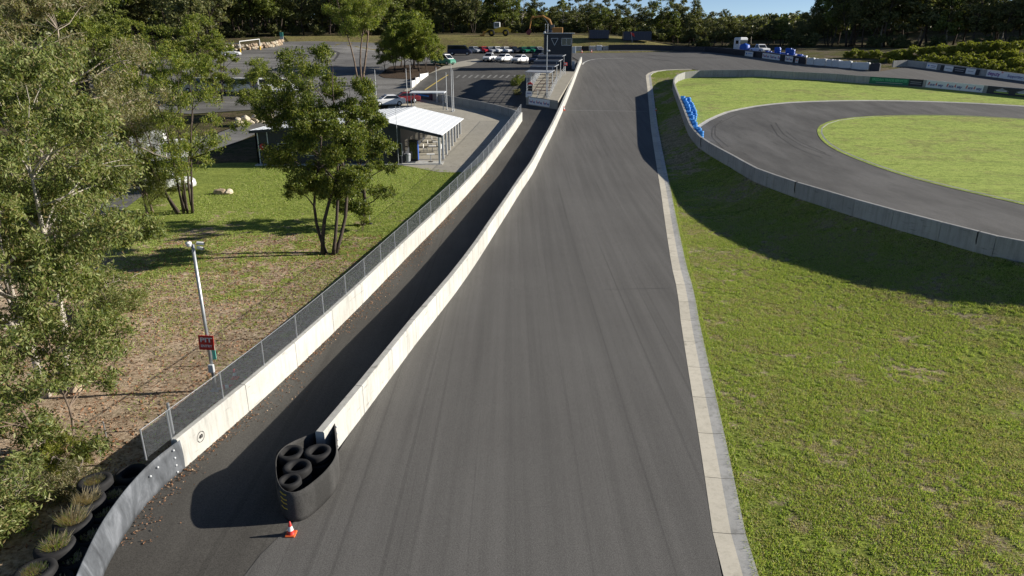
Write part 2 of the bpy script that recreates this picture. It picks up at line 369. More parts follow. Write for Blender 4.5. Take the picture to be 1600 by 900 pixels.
# ================================================================== SETTING
def PX(lst, dz=0.0): return [P2(x, y, dz) for x, y in lst]
gx, gy = np.concatenate([[-900, -500, -300, -200], np.arange(-150, 150.1, 1.5), [200, 300, 500, 900]]), np.concatenate([[-60, -20], np.arange(0, 260, 1.5), [270, 300, 350, 450, 700, 1200, 2500]])
GX, GY = np.meshgrid(gx, gy); GZ = H(GX, GY) - .07; ny, nx = GX.shape
idx = np.arange(ny*nx).reshape(ny, nx)
me = npmesh('ground', np.column_stack([GX.ravel(), GY.ravel(), GZ.ravel()]), np.stack([idx[:-1,:-1], idx[:-1,1:], idx[1:,1:], idx[1:,:-1]], -1).reshape(-1, 4))
me.polygons.foreach_set('use_smooth', [True]*len(me.polygons)); tag(obj('ground', me, 'scrub'), kind='structure')
# --- main lines, in metres, from the photograph
PITW = smooth_line(PX([(511,724),(527,705),(600,606),(660,524),(700,475),(739,420),(775,362),(814,299),(832,273),(849,238),(864,209),(884,163),(897,130),(905,108),(909,98)]), 1.0, 3)
LEFTW = smooth_line(PX([(285,735),(380,653),(481,560),(560,482),(640,398),(704,333),(759,270),(816,189)]), 1.0, 3)
BELT = smooth_line(PX([(286,732.5),(258,757),(231,782),(199,825),(175,866),(159,899),(140,950),(128,1000)]), .5, 3)
KERB = smooth_line([(float(Xk(-5)), -5.)]+[tuple(p) for p in _kl], 1.0, 1)
KERB = np.vstack([KERB[:-1], smooth_line(PX([(1009,118),(1014,113),(1026,110),(1050,108.5),(1080,108)]), 1.0, 2)])
IW = smooth_line([(46, 18), (33, 26.5)]+[tuple(p) for p in _wl[:-1]]+PX([(1050,140),(1052,131),(1060,125),(1075,121.5),(1100,120),(1135,120),(1220,122.5),(1300,126),(1340,130),(1440,136),(1540,146),(1600,151),(1680,160)]), 1.0, 2)
# --- lawns
kr = KERB + normals2(KERB)*-.8
i_tip = int(np.argmin(np.linalg.norm(IW - np.array(P2(1135,120)), axis=1)))
lawn_poly = [(float(Xk(-5))+.8, -5), *map(tuple, kr[::2]), *map(tuple, IW[:i_tip+8][::-1][::2]), (48, -5)]
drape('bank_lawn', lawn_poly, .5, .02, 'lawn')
INF_OUT = smooth_line(PX([(1088,203),(1110,188),(1140,175),(1187,166),(1233,161),(1300,158.5),(1360,158),(1440,159),(1520,162),(1600,166.5),(1700,175)]), 1.0, 3)
INF_IN = smooth_line(PX([(1700,196),(1600,186),(1520,181.5),(1440,180),(1380,181),(1340,183),(1300,188),(1280,196),(1275,205),(1282,219),(1300,233),(1350,254),(1425,279),(1500,298),(1600,321),(1700,345)]), 1.0, 3)
d0 = np.linalg.norm(IW - INF_OUT[0], axis=1); i_s = int(np.argmin(d0))
inf_poly = [*map(tuple, INF_OUT[::2]), *map(tuple, IW[:i_s+1][::2])]
drape('infield_track', inf_poly, 1.2, .025, 'infield')
i_e = int(np.argmin(np.linalg.norm(IW - np.array(P2(1600,151)), axis=1)))
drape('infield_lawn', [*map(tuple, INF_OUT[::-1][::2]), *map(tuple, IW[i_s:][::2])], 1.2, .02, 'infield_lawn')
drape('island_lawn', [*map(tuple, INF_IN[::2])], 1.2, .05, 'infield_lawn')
# --- asphalt
OUTB_PX = [(880,76),(897,80.5),(920,79),(950,78),(985,77.5),(1050,78.5),(1100,81),(1162,87.5),(1225,96),(1259,100.5),(1357,110),(1375,112),(1420,104),(1450,108),(1500,114.5),(1560,122.5),(1600,128),(1680,138)]
OUTB = PX(OUTB_PX)
trk = [(float(Xk(-5)), -5), *map(tuple, KERB[::2]), *map(tuple, IW[i_tip+6:][::2]), (86, 96), *OUTB[::-1], *map(tuple, PITW[::-1][::2]), *PX([(527,712),(500,770),(460,818),(440,832),(380,897),(330,985)]), (-3.4, -5)]
drape('race_track', trk, 1.2, .022, 'track')
pit = [*PX([(330,985),(380,897),(440,832),(460,818),(500,770),(527,712)]), *map(tuple, PITW[::2]), *PX([(880,84),(815,112),(700,112),(655,147),(780,178)]), *map(tuple, LEFTW[::-1][::2]), *map(tuple, BELT[::2]), (-6.5, 4), (-3.4, -5)]
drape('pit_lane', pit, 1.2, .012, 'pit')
drape('car_park', PX([(640,142),(668,117),(705,103),(668,92),(672,80.5),(760,80),(850,79),(896,79.5),(893,100),(850,113),(815,150),(800,170),(780,176),(717,163)]), 1.5, .03, 'carpark')
drape('asphalt_yard', PX([(345,88),(372,80),(438,71),(446,65),(500,64.5),(560,66),(640,72),(672,80.5),(668,92),(690,105),(668,117),(640,142),(560,174),(480,180),(440,168),(300,178),(150,170),(130,100)]), 2.0, .01, 'yard')
drape('access_road', PX([(170,345),(230,300),(300,245),(372,222),(420,200),(450,176),(440,168),(400,190),(330,210),(200,235),(100,300)]), 1.2, .025, 'yard')
drape('concrete_apron', PX([(625,258),(690,270),(722,270),(745,258),(790,220),(815,190),(800,178),(760,170),(700,162),(640,152),(606,165),(606,225)]), 1.2, .035, 'apron')
drape('footpath', PX([(642,143),(668,117),(690,109),(735,103),(752,95),(744,92),(700,101),(660,120),(630,143)]), 1.0, .05, 'apron')
# --- bushland left of the fence, embankment, slopes
drape('bushland_ground', [*map(tuple, (BELT + normals2(BELT)*-.3)[::-1][::2]), *map(tuple, (LEFTW+normals2(LEFTW)*.28)[:-14][::2]), (-9.2, 66.5), (-27, 66.5), (-46, 62), (-48, -4), (-9, -4)], .8, .01, 'bush_ground')
drape('dry_embankment', [(-50, 168), (36, 168), (44, 176), (30, 192), (-60, 192)], 1.6, .0, 'dry_bank')
drape('shrub_slope', [*PX([(1375,112),(1420,103),(1500,113.5),(1600,127)]), (92, 92), (125, 100), (120, 150), (80, 165), (52, 150)], 1.6, -.01, 'slope')
# --- painted lines
LINE = lambda name, px, wd, dz, m='paint': ribbon(name, smooth_line(PX(px), .7, 2), -wd/2, wd/2, dz, m)
LINE('finish_line', [(886,172.5),(950,173.5),(1011,174.5)], .16, .03, 'faint_paint')
M['seam'] = mat('bitumen_seam', (.08, .08, .078), .7)
for px in ([(945,453),(990,452),(1045,451)],): LINE('paving_seam', px, .022, .028, 'seam')
LINE('edge_line', [(910,101),(913,97.5),(920,94.5),(930,92.5),(945,91.5),(975,91.5)], .3, .032)
LINE('yellow_line', [(664,141),(682,129),(700,117.5)], .25, .06, 'ypaint')
for i in range(11):
    x = 713+i*9.7; a = np.array(P2(x, 122)); b = np.array(P2(x+5.5, 117.5)); ribbon('crossing_stripe', np.array([a, (a+b)/2, b]), -.17, .17, .042, 'faint_paint')  # stripe colour dimmed to imitate the tower's shadow over the crossing
# tyre marks worn into the asphalt
M['skid'] = asphalt('tyre_mark', .085, (1, .05, 1), 0, 0, .3, .5)
for px in ([(1128,188),(1113,200),(1112,215),(1130,232)], [(1150,180),(1118,196),(1117,212),(1138,230)], [(1205,195),(1215,212),(1245,232),(1285,247)], [(1212,192),(1224,210),(1255,229),(1300,245)], [(1228,205),(1250,222),(1290,240)]):
    LINE('tyre_mark', px, .13, .034, 'skid')
for px in ([(420,92),(470,84),(500,90),(480,104),(430,110)], [(450,80),(500,74),(530,82),(520,96)], [(415,118),(470,112),(520,104)], [(480,84),(460,96),(470,110),(500,116)], [(1010,86),(1060,90),(1120,91)], [(960,88),(1000,90),(1050,96)]):
    LINE('tyre_mark', px, .45, .036, 'skid')
# --- kerbs
def kerb(name, A, w0, w1, plen, hb, mp, mb):
    root = tag(obj(name, None), kind='structure'); A = resample(A, plen); N = normals2(A)
    for i in range(len(A)-1):
        T = A[i+1]-A[i]; L = np.linalg.norm(T); t = T/L; e0, e1 = A[i]+t*.012, A[i+1]-t*.012
        def z(q, h): return (q[0], q[1], Hs(q[0], q[1])+h)
        rows = []
        for e, nn in ((e0, N[i]), (e1, N[i+1])):
            rows.append([z(e, -.1), z(e, .028), z(e-nn*w0, .034), z(e-nn*(w0+w1), hb), z(e-nn*(w0+w1), -.1)])
        m1 = MB().add(rows[0]+rows[1], [(0,1,6,5),(1,2,7,6),(2,3,8,7),(3,4,9,8),(0,4,3,2,1),(5,6,7,8,9)])
        o = m1.build('kerb_stone', mp, root); o.data.materials.append(M[mb]); 
        for p in o.data.polygons: p.material_index = 1 if p.index in (2, 3) else 0
    return root
kerb('kerb', KERB, .46, .36, 2.5, .075, 'kerb', 'kerb_back')
kerb('infield_kerb', INF_OUT[::-1], .3, .15, 3.0, .07, 'wall', 'wall')
kerb('island_kerb', INF_IN[::-1], .28, .2, 3.0, .08, 'wall', 'kerb_back')
# ================================================================== CONCRETE WALLS
def wall(name, A, h, t, side, plen, m, label, jit=.0, pname='panel', cat='wall'):
    """A = base line of the visible face; thickness goes to side (+1 left of travel)"""
    p0 = A[0]; root = thing(name, label, cat, (p0[0], p0[1], Hs(*p0))); A = resample(A, plen); N = normals2(A)*side
    for i in range(len(A)-1):
        tt = A[i+1]-A[i]; tt = tt/np.linalg.norm(tt); e = [A[i]+tt*.013, A[i+1]-tt*.013]; c = (e[0]+e[1])/2; zc0 = Hs(*c); vs = []
        for q, nn in ((e[0], N[i]), (e[1], N[i+1])):
            zb = Hs(*q); r = random.uniform(-jit, jit)
            for o, zz in ((0, -.2), (0, h-.03), (.03, h), (t-.03, h), (t, h-.03), (t, -.2)):
                v = q+nn*o; vs.append((v[0]-p0[0], v[1]-p0[1], zb+zz-Hs(*p0)+r))
        MB().add(vs, [(k, (k+1) % 6, 6+(k+1) % 6, 6+k) for k in range(6)]+[(5,4,3,2,1,0), (6,7,8,9,10,11)]).build(pname, m, root)
    return root
random.seed(4)
wall('pit_wall', PITW, 1.08, .28, 1, 3.0, 'wall', 'long white concrete wall between the pit lane and the main track')
lw = wall('pit_lane_wall', LEFTW, 1.05, .22, 1, 3.6, 'wall', 'white concrete wall with a wire fence on top, left of the pit lane')
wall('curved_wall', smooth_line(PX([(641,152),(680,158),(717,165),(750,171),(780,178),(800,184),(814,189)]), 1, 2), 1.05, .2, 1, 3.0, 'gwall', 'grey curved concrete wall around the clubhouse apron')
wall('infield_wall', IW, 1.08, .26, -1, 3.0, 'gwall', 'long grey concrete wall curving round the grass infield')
# painted speed roundel on the pit lane wall
def on_line(A, px, py):
    q = np.array(P2(px, py)); i = int(np.argmin(np.linalg.norm(A-q, axis=1))); i = min(max(i, 1), len(A)-2)
    t = A[i+1]-A[i-1]; return A[i], math.atan2(t[1], t[0])
p312 = P(313, 708); q, ang = on_line(LEFTW, 313, 708)
tq = np.array([math.cos(ang), math.sin(ang)]); nr = np.array([tq[1], -tq[0]])       # towards the track
base = Vector((LEFTW[0][0], LEFTW[0][1], Hs(*LEFTW[0]))); c = q + nr*.012
disc = MB(); R1, R2 = .175, .160; n = 40; vs = []
for r in (R1, R2):
    for k in range(n): vs.append((r*math.cos(2*math.pi*k/n), 0, r*math.sin(2*math.pi*k/n)))
disc.add(vs, [(k, (k+1) % n, n+(k+1) % n, n+k) for k in range(n)])
ring = disc.build('speed_ring', 'black', lw, Vector((c[0], c[1], Hs(*q)+.56))-base); ring.rotation_euler = (0, 0, ang)
l40 = lettering('40', .185, 'black', lw, Vector((c[0], c[1], Hs(*q)+.56))-base, ang, 0, 0)
# black pipes hung over the infield wall
for x, y in ((1237,307), (1527,394), (1092,232)):
    q, ang = on_line(IW, x, y); nn = np.array([-math.sin(ang), math.cos(ang)]); nn = nn if nn[0] < 0 else -nn; z = Hs(*q)
    pts = [(q[0]-nn[0]*.1, q[1]-nn[1]*.1, z+1.10), (q[0]+nn[0]*.05, q[1]+nn[1]*.05, z+1.1), (q[0]+nn[0]*.05, q[1]+nn[1]*.05, z+.6), (q[0]+nn[0]*.06+.1, q[1]+nn[1]*.06, z+.25), (q[0]+nn[0]*.12+.3, q[1]+nn[1]*.12, z+.04)]
    o = MB().tube(pts, .03, 6).build('drain_pipe', 'black'); 
    tag(o, {1237: 'black pipe over the infield wall above the shaded lawn, middle one', 1527: 'black pipe over the infield wall at the far right edge', 1092: 'black pipe over the infield wall near the blue tyres'}[x], 'pipe')
# ================================================================== FENCE on the pit lane wall
fl = resample(LEFTW + normals2(LEFTW)*.17, 2.55); fl = np.vstack([fl[0]+(fl[0]-fl[1])*.42, fl]); FH = .92
fr = thing('wire_fence', 'galvanised wire mesh fence with posts standing on the pit lane wall', 'fence', (fl[0][0], fl[0][1], Hs(*fl[0])+1.0)); fb = fr.location.copy()
fz = np.array([Hs(*q)+1.05 for q in fl])
for i, q in enumerate(fl):
    low = 1.0 if i else .25
    MB().tube([(q[0]-fb.x, q[1]-fb.y, fz[i]-.12*low-fb.z), (q[0]-fb.x, q[1]-fb.y, fz[i]+FH+.04-fb.z)], .026, 8).build('post', 'steel', fr)
for i in range(len(fl)-1):
    a, b = fl[i], fl[i+1]; mb = MB(); L = np.linalg.norm(b-a)
    def pt(u, h): return (a[0]+(b[0]-a[0])*u-fb.x, a[1]+(b[1]-a[1])*u-fb.y, fz[i]+(fz[i+1]-fz[i])*u+h-fb.z)
    for h in np.arange(.04, FH+.01, .055): mb.tube([pt(0, h), pt(1, h)], .0032, 3, False)
    for u in np.arange(.03, 1, .07/L*1.0): mb.tube([pt(u, .02), pt(u, FH)], .0022, 3, False)
    mb.build('wire_panel', 'galv', fr); MB().tube([pt(0, FH+.01), pt(1, FH+.01)], .012, 6).build('top_rail', 'steel', fr)
q = fl[1]; q2 = q+(fl[2]-fl[1])*.14
tag(MB().tube([(q2[0]-.25, q2[1]+.1, Hs(*q2)), (q2[0]-.25, q2[1]+.1, Hs(*q2)+2.0)], .045, 10).build('steel_post', 'steel'), 'stout steel post just behind the near end of the wire fence', 'post')
# ================================================================== FAR BARRIERS AND BOARDS
def seg_wall(name, pxs, h, t, m, label, plen=3.0, pname='panel', cat='barrier'):
    return wall(name, smooth_line(PX(pxs), 1.0, 2), h, t, 1, plen, m, label, 0, pname, cat)
seg_wall('dark_barrier', [(951,78),(985,77.5),(1050,78.5),(1100,81),(1162,87.5),(1225,96),(1258,100.3)], 1.15, .5, 'banner_dark', 'long black rubber-faced barrier round the outside of the far bend')
seg_wall('outer_wall', [(1395,105),(1420,103.2),(1450,107.5),(1500,114),(1560,122),(1600,127.5),(1690,139)], 1.05, .22, 'gwall', 'grey outer wall with sponsor boards below the shrubs')
def block_row(items):
    for name, x0, x1, y0, y1, h, m, label in items:
        a, b = np.array(P2(x0, y0)), np.array(P2(x1, y1)); d = b-a; L = np.linalg.norm(d); c = (a+b)/2
        r = thing(name, label, 'barrier', (c[0], c[1], Hs(*c)), math.atan2(d[1], d[0]), 'barrier blocks round the far bend')
        MB().cbox(0, .4, h*.5, L-.06, .8, h, .09).build('block', m, r)
        for s in (-.3, .3): MB().cbox(s*L, .38, h+.03, .14, .3, .06, .02).build('lifting_lug', m, r)
blk = [('concrete_block', 897.5, 909, 80.5, 80, 1.15, 'wall', 'white concrete block next to the tower, first of the far barrier'), ('rubber_block', 909.5, 919.5, 80, 79.5, 1.1, 'black', 'black rubber block between white blocks at the far bend'),
       ('concrete_block', 920, 931, 79.5, 79, 1.1, 'wall', 'white block right of the black rubber block at the far bend'), ('concrete_block', 931.5, 941, 79, 78.5, 1.15, 'off_white', 'second white block right of the black rubber block'), ('concrete_block', 941.5, 951, 78.5, 78, .95, 'gwall', 'grey block where the long black barrier begins')]
xs = [1259, 1270.5, 1289, 1298.5, 1309, 1329, 1357]
for i in range(6):
    y = lambda x: 100.6+(x-1259)*.097
    blk.append(('plastic_barrier', xs[i], xs[i+1], y(xs[i]), y(xs[i+1]), 1.15, 'off_white', ['first', 'second', 'third', 'fourth', 'fifth', 'sixth'][i]+' pale plastic barrier of the row at the bend exit, counted from the left'))
blk.append(('rubber_block', 1357.5, 1373.5, 110.2, 111.8, 1.2, 'banner_dark', 'black rubber block ending the row of pale plastic barriers'))
block_row(blk)
def board(label, x0, y0, x1, y1, h, m, letters=(), off=.06, face=None, z0=.06, border=None, cat='sign', extra=None):
    """flat advertising board standing against a wall face between two base points"""
    a, b = np.array(P2(x0, y0)), np.array(P2(x1, y1)); d = b-a; L = np.linalg.norm(d); ang = math.atan2(d[1], d[0]); c = (a+b)/2; n = np.array([d[1], -d[0]])/L
    if n @ -c < 0: n = -n
    if face is not None:      # stand clear of the bulging wall face
        s_ = (face-c)@(d/L); k_ = (np.abs(s_) < L/2+.5) & (np.abs((face-c)@n) < 2.5); off = max(off, float(((face[k_]-c)@n).max())+.04)
    c = c + n*off; za, zb = Hs(*a), Hs(*b); sl = math.atan2(zb-za, L)
    r = thing('advertising_board', label, cat, (c[0], c[1], (za+zb)/2+z0)); r.rotation_euler = Matrix.Rotation(ang, 4, 'Z').to_3x3().to_euler(); r.rotation_euler = (Matrix.Rotation(ang, 3, 'Z') @ Matrix.Rotation(-sl, 3, 'Y')).to_euler()
    MB().box(0, 0, h/2, L, .025, h).build('panel', m, r)
    for s, u, v, size, mm, shear, bold, wd in letters:
        if s == '#': MB().box(u*L, -.017, v*h, (wd or .4)*L, .01, size*.42).build('print_line', mm, r)      # print too small to read
        else: lettering(s, size, mm, r, (u*L, -.018, v*h), 0, shear, bold, wd*L if wd else None)
    if extra: extra(r, L, h)
    return r
def rw(n): 
    out = []
    for i in range(n):
        u = (i+.5)/n-.5
        out += [('R', u-.36/n, .52, .62, 'red', .35, .02, .11/n), ('ace', u-.16/n, .47, .55, 'letter_navy', .3, .015, .24/n), ('A', u+.04/n, .52, .62, 'red', .35, .02, .12/n), ('way', u+.27/n, .45, .55, 'letter_navy', .3, .015, .27/n)]
    return out
IWF = IW - normals2(IW)*.26
board('green and black sponsor board with green lettering on the infield wall', 1357, 130.8, 1440, 136, 1.0, 'banner_dark', [('BREDAN TRADE SERVICES', -.12, .62, .5, 'letter_green', 0, .012, .66), ('#', -.12, .25, .18, 'letter_grey', 0, 0, .5), ('#', .37, .6, .17, 'letter_grey', 0, 0, .2), ('#', .37, .35, .17, 'letter_grey', 0, 0, .2)], face=IWF, extra=lambda r, L, h: MB().box(-.13*L, -.012, h*.5, .74*L, .012, h*.97).build('green_field', 'banner_green', r))
board('white sponsor board with three red and blue words on the infield wall', 1446, 136.6, 1535, 145.2, 1.0, 'white', rw(3), face=IWF)
def hill_logo(u):
    def f(r, L, h):
        for uu in u:
            MB().prism([(-.9, 0), (-.35, .22), (0, .36), (.3, .2), (.9, 0)], 0, .01).build('logo_hill', 'letter_grey', r, (uu*L, -.016, h*.5)).rotation_euler = (math.pi/2, 0, 0)
            MB().box(uu*L, -.018, h*.28, 1.7, .012, .12).build('logo_stripe', 'letter_lime', r)
    return f
board('black sponsor board with pale hill logos at the right end of the infield wall', 1541, 146, 1680, 160, .98, 'banner_dark', [('#', -.33, .48, .34, 'white', .2, .01, .12), ('#', -.08, .48, .34, 'white', .2, .01, .12)], face=IWF, extra=hill_logo((-.33, -.08)))
board('small white board with blue mark, first on the outer wall', 1447, 107, 1463, 109.4, .85, 'white', [('#', -.3, .55, .5, 'sky_blue', .4, .01, .14), ('#', .14, .6, .24, 'letter_navy', 0, 0, .5), ('#', .14, .32, .2, 'letter_grey', 0, 0, .5)])
board('narrow black board left of a white one on the outer wall', 1468.5, 110.3, 1474, 111, .85, 'banner_dark')
board('plain white board between two black ones on the outer wall', 1474.5, 111, 1488, 113, .85, 'white', [('#', 0, .5, .24, 'letter_grey', 0, 0, .7)])
board('wide black board with grey print on the outer wall', 1488.5, 113, 1507.5, 115.4, .85, 'banner_dark', [('#', 0, .66, .22, 'letter_grey', 0, 0, .8), ('#', 0, .32, .22, 'letter_grey', 0, 0, .7)])
board('white board right of the wide black one on the outer wall', 1508, 115.4, 1523, 117.4, .85, 'white', [('#', 0, .5, .24, 'letter_grey', 0, 0, .6)])
board('narrow black board just left of the long white board on the outer wall', 1523.5, 117.5, 1529, 118.2, .85, 'banner_dark')
board('long white board with purple and blue words, at the right on the outer wall', 1540, 119.6, 1660, 135.6, .95, 'white', [('deputy', -.40, .52, .8, 'letter_purple', 0, .02, .17), ('*', -.29, .62, .8, 'red', 0, .03, .03), ('Supporting learners', -.03, .5, .55, 'letter_navy', 0, .01, .36)])
board('small white board on the black far barrier below the blue tank', 1164, 87.8, 1176.5, 89.4, .95, 'white', [('#', -.3, .52, .6, 'sky_blue', .4, .01, .14), ('#', .14, .6, .26, 'sky_blue', 0, 0, .5)])
board('long white board repeating a word on the black far barrier', 1191, 91.3, 1238.5, 97.8, .98, 'white', rw(4))
board('small faded orange notice on the black far barrier', 1242.5, 98.4, 1247, 99, .8, 'off_white', [('#', 0, .5, .6, 'orange', 0, .02, None)])
# containers / dark shed behind the far bend
def crate(name, label, cat, x0, x1, y, h, dep, m, dy=3.0, rib=True):
    a, b = np.array(P2(x0, y)), np.array(P2(x1, y)); c = (a+b)/2+np.array([0, dy]); L = np.linalg.norm(b-a)
    r = thing(name, label, cat, (c[0], c[1], Hs(*c))); MB().cbox(0, 0, h/2, L, dep, h, .04).build('body', m, r)
    if rib:
        for k in range(int(L/.6)): MB().box(-L/2+.3+k*.6, -dep/2-.02, h/2, .12, .05, h*.86).build('rib', m, r)
    for s in (-1, 1): MB().box(s*(L/2-.08), -dep/2-.01, h/2, .16, .06, h).build('corner_post', m, r)
    return r
crate('shipping_container', 'dark navy container behind the white blocks of the far bend', 'container', 922, 953, 77.5, 1.9, 2.4, 'navy', 4)
crate('shipping_container', 'blue container behind the start of the black barrier', 'container', 976, 1020, 77, 2.0, 2.4, 'navy', 4)
# ================================================================== VEGETATION
def leaf_arrays(rng, Cn, sig, ln, wd, droop, flat=.75):
    """Cn (n,3) leaf centres -> kite-shaped leaves; sig jitter"""
    n = len(Cn); A = rng.normal(size=(n, 3)); A[:,2] = A[:,2]*.55 - droop; A /= np.linalg.norm(A, axis=1)[:,None]+1e-9
    B = np.cross(A, rng.normal(size=(n, 3))); B /= np.linalg.norm(B, axis=1)[:,None]+1e-9
    L = (ln*rng.uniform(.6, 1.35, n))[:,None]; W = (wd*rng.uniform(.7, 1.3, n))[:,None]
    V = np.stack([Cn-A*L*.5, Cn-A*L*.05+B*W*.5, Cn+A*L*.5, Cn-A*L*.05-B*W*.5], 1).reshape(-1, 3)
    return V
def kites(name, V): return npmesh(name, V, np.arange(len(V)).reshape(-1, 4))
def curve_pts(a, b, sag, n, rng, wob=.05):
    a, b = np.array(a, float), np.array(b, float); L = np.linalg.norm(b-a); out = []
    w = rng.normal(size=3)*wob*L
    for i in range(n+1):
        u = i/n; p = a+(b-a)*u; p = p + np.array([0, 0, sag*L])*math.sin(math.pi*u) + w*math.sin(math.pi*u)*(.6+.6*math.sin(5*u)); out.append(p)
    return out
def tree_meshes(seed, Ht, spread, nt, clear, nc, nsub, nl, ll, lw_, droop=.7, rad=.16, shape='round', bare=0, off=(0, 0), csz=(.20, .34), lean=.25, um=.62, nsides=7):
    rng = np.random.default_rng(seed); tb = MB(); trunks = []
    for k in range(nt):
        a = 2*math.pi*(k+rng.uniform(0, .6))/nt; r0 = 0 if nt == 1 else rng.uniform(.15, .3)*min(1.6, spread*.25)*nt**.3
        b = np.array([r0*math.cos(a), r0*math.sin(a), -.25]); r1 = (0 if nt == 1 else spread*lean*rng.uniform(.7, 1.3)); top = Ht*rng.uniform(.72, .93)
        t = np.array([r1*math.cos(a)+off[0]*.7+rng.normal()*.2, r1*math.sin(a)+off[1]*.7+rng.normal()*.2, top]); pts = []
        w1, w2 = rng.normal(size=2)*.035*Ht, rng.normal(size=2)*.02*Ht
        for i in range(10):
            u = i/9; p = b+(t-b)*u; p[:2] += w1*math.sin(math.pi*u)+w2*math.sin(2*math.pi*u); pts.append(p)
        rr = rad/(nt**.35)*rng.uniform(.8, 1.15); rads = [rr*(1.25 if i == 0 else 1)*(1-.86*i/9) for i in range(10)]
        tb.tube(pts, rads, nsides); trunks.append((np.array(pts), rads))
    cl = []
    tries = 0
    while len(cl) < nc and tries < nc*60:
        tries += 1; u = rng.uniform(clear, 1.0); 
        prof = {'round': math.sqrt(max(0, 1-((u-um)/(max(um-clear, 1-um)+.04))**2)), 'cone': (1.03-u)**.6, 'flat': .45+.55*u if u < .9 else .7}[shape]
        a = rng.uniform(0, 2*math.pi); r = spread*prof*math.sqrt(rng.uniform(.08, 1)); sz = spread*rng.uniform(*csz)
        p = np.array([off[0]*u+r*math.cos(a), off[1]*u+r*math.sin(a), u*Ht-sz*.35])
        if all(np.linalg.norm((p-q)*np.array([1, 1, 1.25])) > .62*(sz+s2)*.75 for q, s2 in cl): cl.append((p, sz))
    LC = []
    for p, sz in cl:
        best = None
        for pts, rads in trunks:
            want = p[2]-.45*np.linalg.norm(p[:2]-pts[5][:2])-.2*sz; i = int(np.argmin(np.abs(pts[:,2]-max(want, Ht*.12)))); d = np.linalg.norm(pts[i]-p)
            if best is None or d < best[0]: best = (d, pts[i], rads[i])
        d, q, rr = best; r0 = min(rr*.75, .018+.016*d); lp = curve_pts(q, p, .07, 5, rng, .07); tb.tube(lp, list(np.linspace(r0, max(r0*.3, .008), 6)), 5, False)
        for j in range(nsub):
            v = rng.normal(size=3); v /= np.linalg.norm(v); v[2] = v[2]*.65+.12; s = p+v*sz*rng.uniform(.45, 1.0)
            if j % 4 == 0: tb.tube(curve_pts(p-(p-q)*.12, s, .05, 3, rng, .08), [r0*.35+.004, r0*.28+.004, r0*.2+.003, .003], 4, False)
            g = rng.normal(size=(nl, 3))*np.array([1, 1, .8])*sz*.20; g[:,2] -= np.abs(rng.normal(size=nl))*sz*.14*droop; LC.append(s+g)
    for k in range(bare):
        pts, rads = trunks[k % len(trunks)]; i = rng.integers(4, 9); a = rng.uniform(0, 2*math.pi); L = spread*rng.uniform(.5, 1.1)
        e = pts[i]+np.array([math.cos(a)*L, math.sin(a)*L, L*rng.uniform(-.1, .6)]); lp = curve_pts(pts[i], e, .12, 6, rng, .12); tb.tube(lp, list(np.linspace(min(rads[i]*.8, .09), .012, 7)), 5, False)
        for _ in range(5):
            j = rng.integers(2, 7); e2 = lp[j]+rng.normal(size=3)*L*.22+np.array([0, 0, .1*L]); tb.tube(curve_pts(lp[j], e2, .1, 3, rng, .1), [.02, .014, .009, .004], 4, False)
    LC = np.concatenate(LC); V = leaf_arrays(rng, LC, 0, ll, lw_, droop)
    tm = tb.mesh('trunk', True); return tm, kites('crown', V)
def plant_tree(name, label, px, py, meshes, bark, leaf, rz=0.0, s=1.0, group=None, cat='tree', xy=None, sz=None):
    if xy is None: p = P(px, py)
    else: p = Vector((xy[0], xy[1], Hs(*xy)))
    r = thing(name, label, cat, p, rz, group); r.scale = (s, s, sz or s)
    obj('trunk', meshes[0], bark, r); obj('crown', meshes[1], leaf, r); return r
# --- hero trees
T = tree_meshes(11, 11.9, 4.5, 2, .33, 84, 12, 115, .17, .052, 1.0, .24, 'round', 0, (-.2, .3), (.15, .26), .22, .6)
plant_tree('eucalyptus', 'big leafy eucalyptus with two pale trunks in the left foreground', 84, 612, T, 'pale_bark', 'leaf_hero', .4)
T = tree_meshes(23, 4.9, 2.3, 2, .18, 30, 10, 60, .16, .05, .8, .07, 'round', 0, (0, 0), (.24, .36), .4)
plant_tree('gum_sapling', 'low bright green gum sapling at the left edge below the big eucalyptus', 0, 0, T, 'bark', 'leaf_hero', 0, 1, None, 'tree', (-13.9, 18.4))
T = tree_meshes(31, 15.6, 5.4, 2, .30, 60, 11, 75, .23, .06, .9, .3, 'round', 9, (.5, 0), (.14, .24), .45, .65)
plant_tree('eucalyptus', 'greyish thin-leaved eucalyptus with bare branching limbs, top left', 0, 0, T, 'dead_wood', 'leaf_grey', 1.2, 1, None, 'tree', (-25.5, 38.5))
T = tree_meshes(37, 9.5, 3.0, 3, .15, 46, 10, 60, .26, .03, 1.2, .12, 'cone', 0, (0, 0), (.22, .34), .25)
plant_tree('she_oak', 'olive green fine-leaved tree behind the grey branching eucalyptus', 0, 0, T, 'bark', 'leaf_olive', 0, 1, None, 'tree', (-26.5, 49.5))
T = tree_meshes(41, 11.6, 4.7, 8, .30, 56, 9, 50, .22, .055, 1.0, .2, 'round', 4, (0, 0), (.13, .22), .55, .66)
plant_tree('gum_clump', 'clump of thin dark-stemmed gums beside the access road, left of the clubhouse', 290, 332, T, 'dark_bark', 'leaf_mid', .5)
T = tree_meshes(53, 11.6, 3.35, 4, .34, 56, 13, 110, .16, .06, .8, .22, 'round', 3, (.85, 0), (.16, .27), .26, .66)
plant_tree('gum_tree', 'dark four-stemmed gum on the lawn in front of the clubhouse', 513, 397, T, 'dark_bark', 'leaf_dark', .2)
T = tree_meshes(59, 8.0, 2.5, 1, .18, 36, 10, 70, .18, .06, .9, .2, 'round', 2, (.4, 0), (.18, .30), .3, .58)
plant_tree('gum_tree', 'single-trunked gum just behind the four-stemmed one, before the clubhouse', 566, 352, T, 'dark_bark', 'leaf_dark', 1.7)
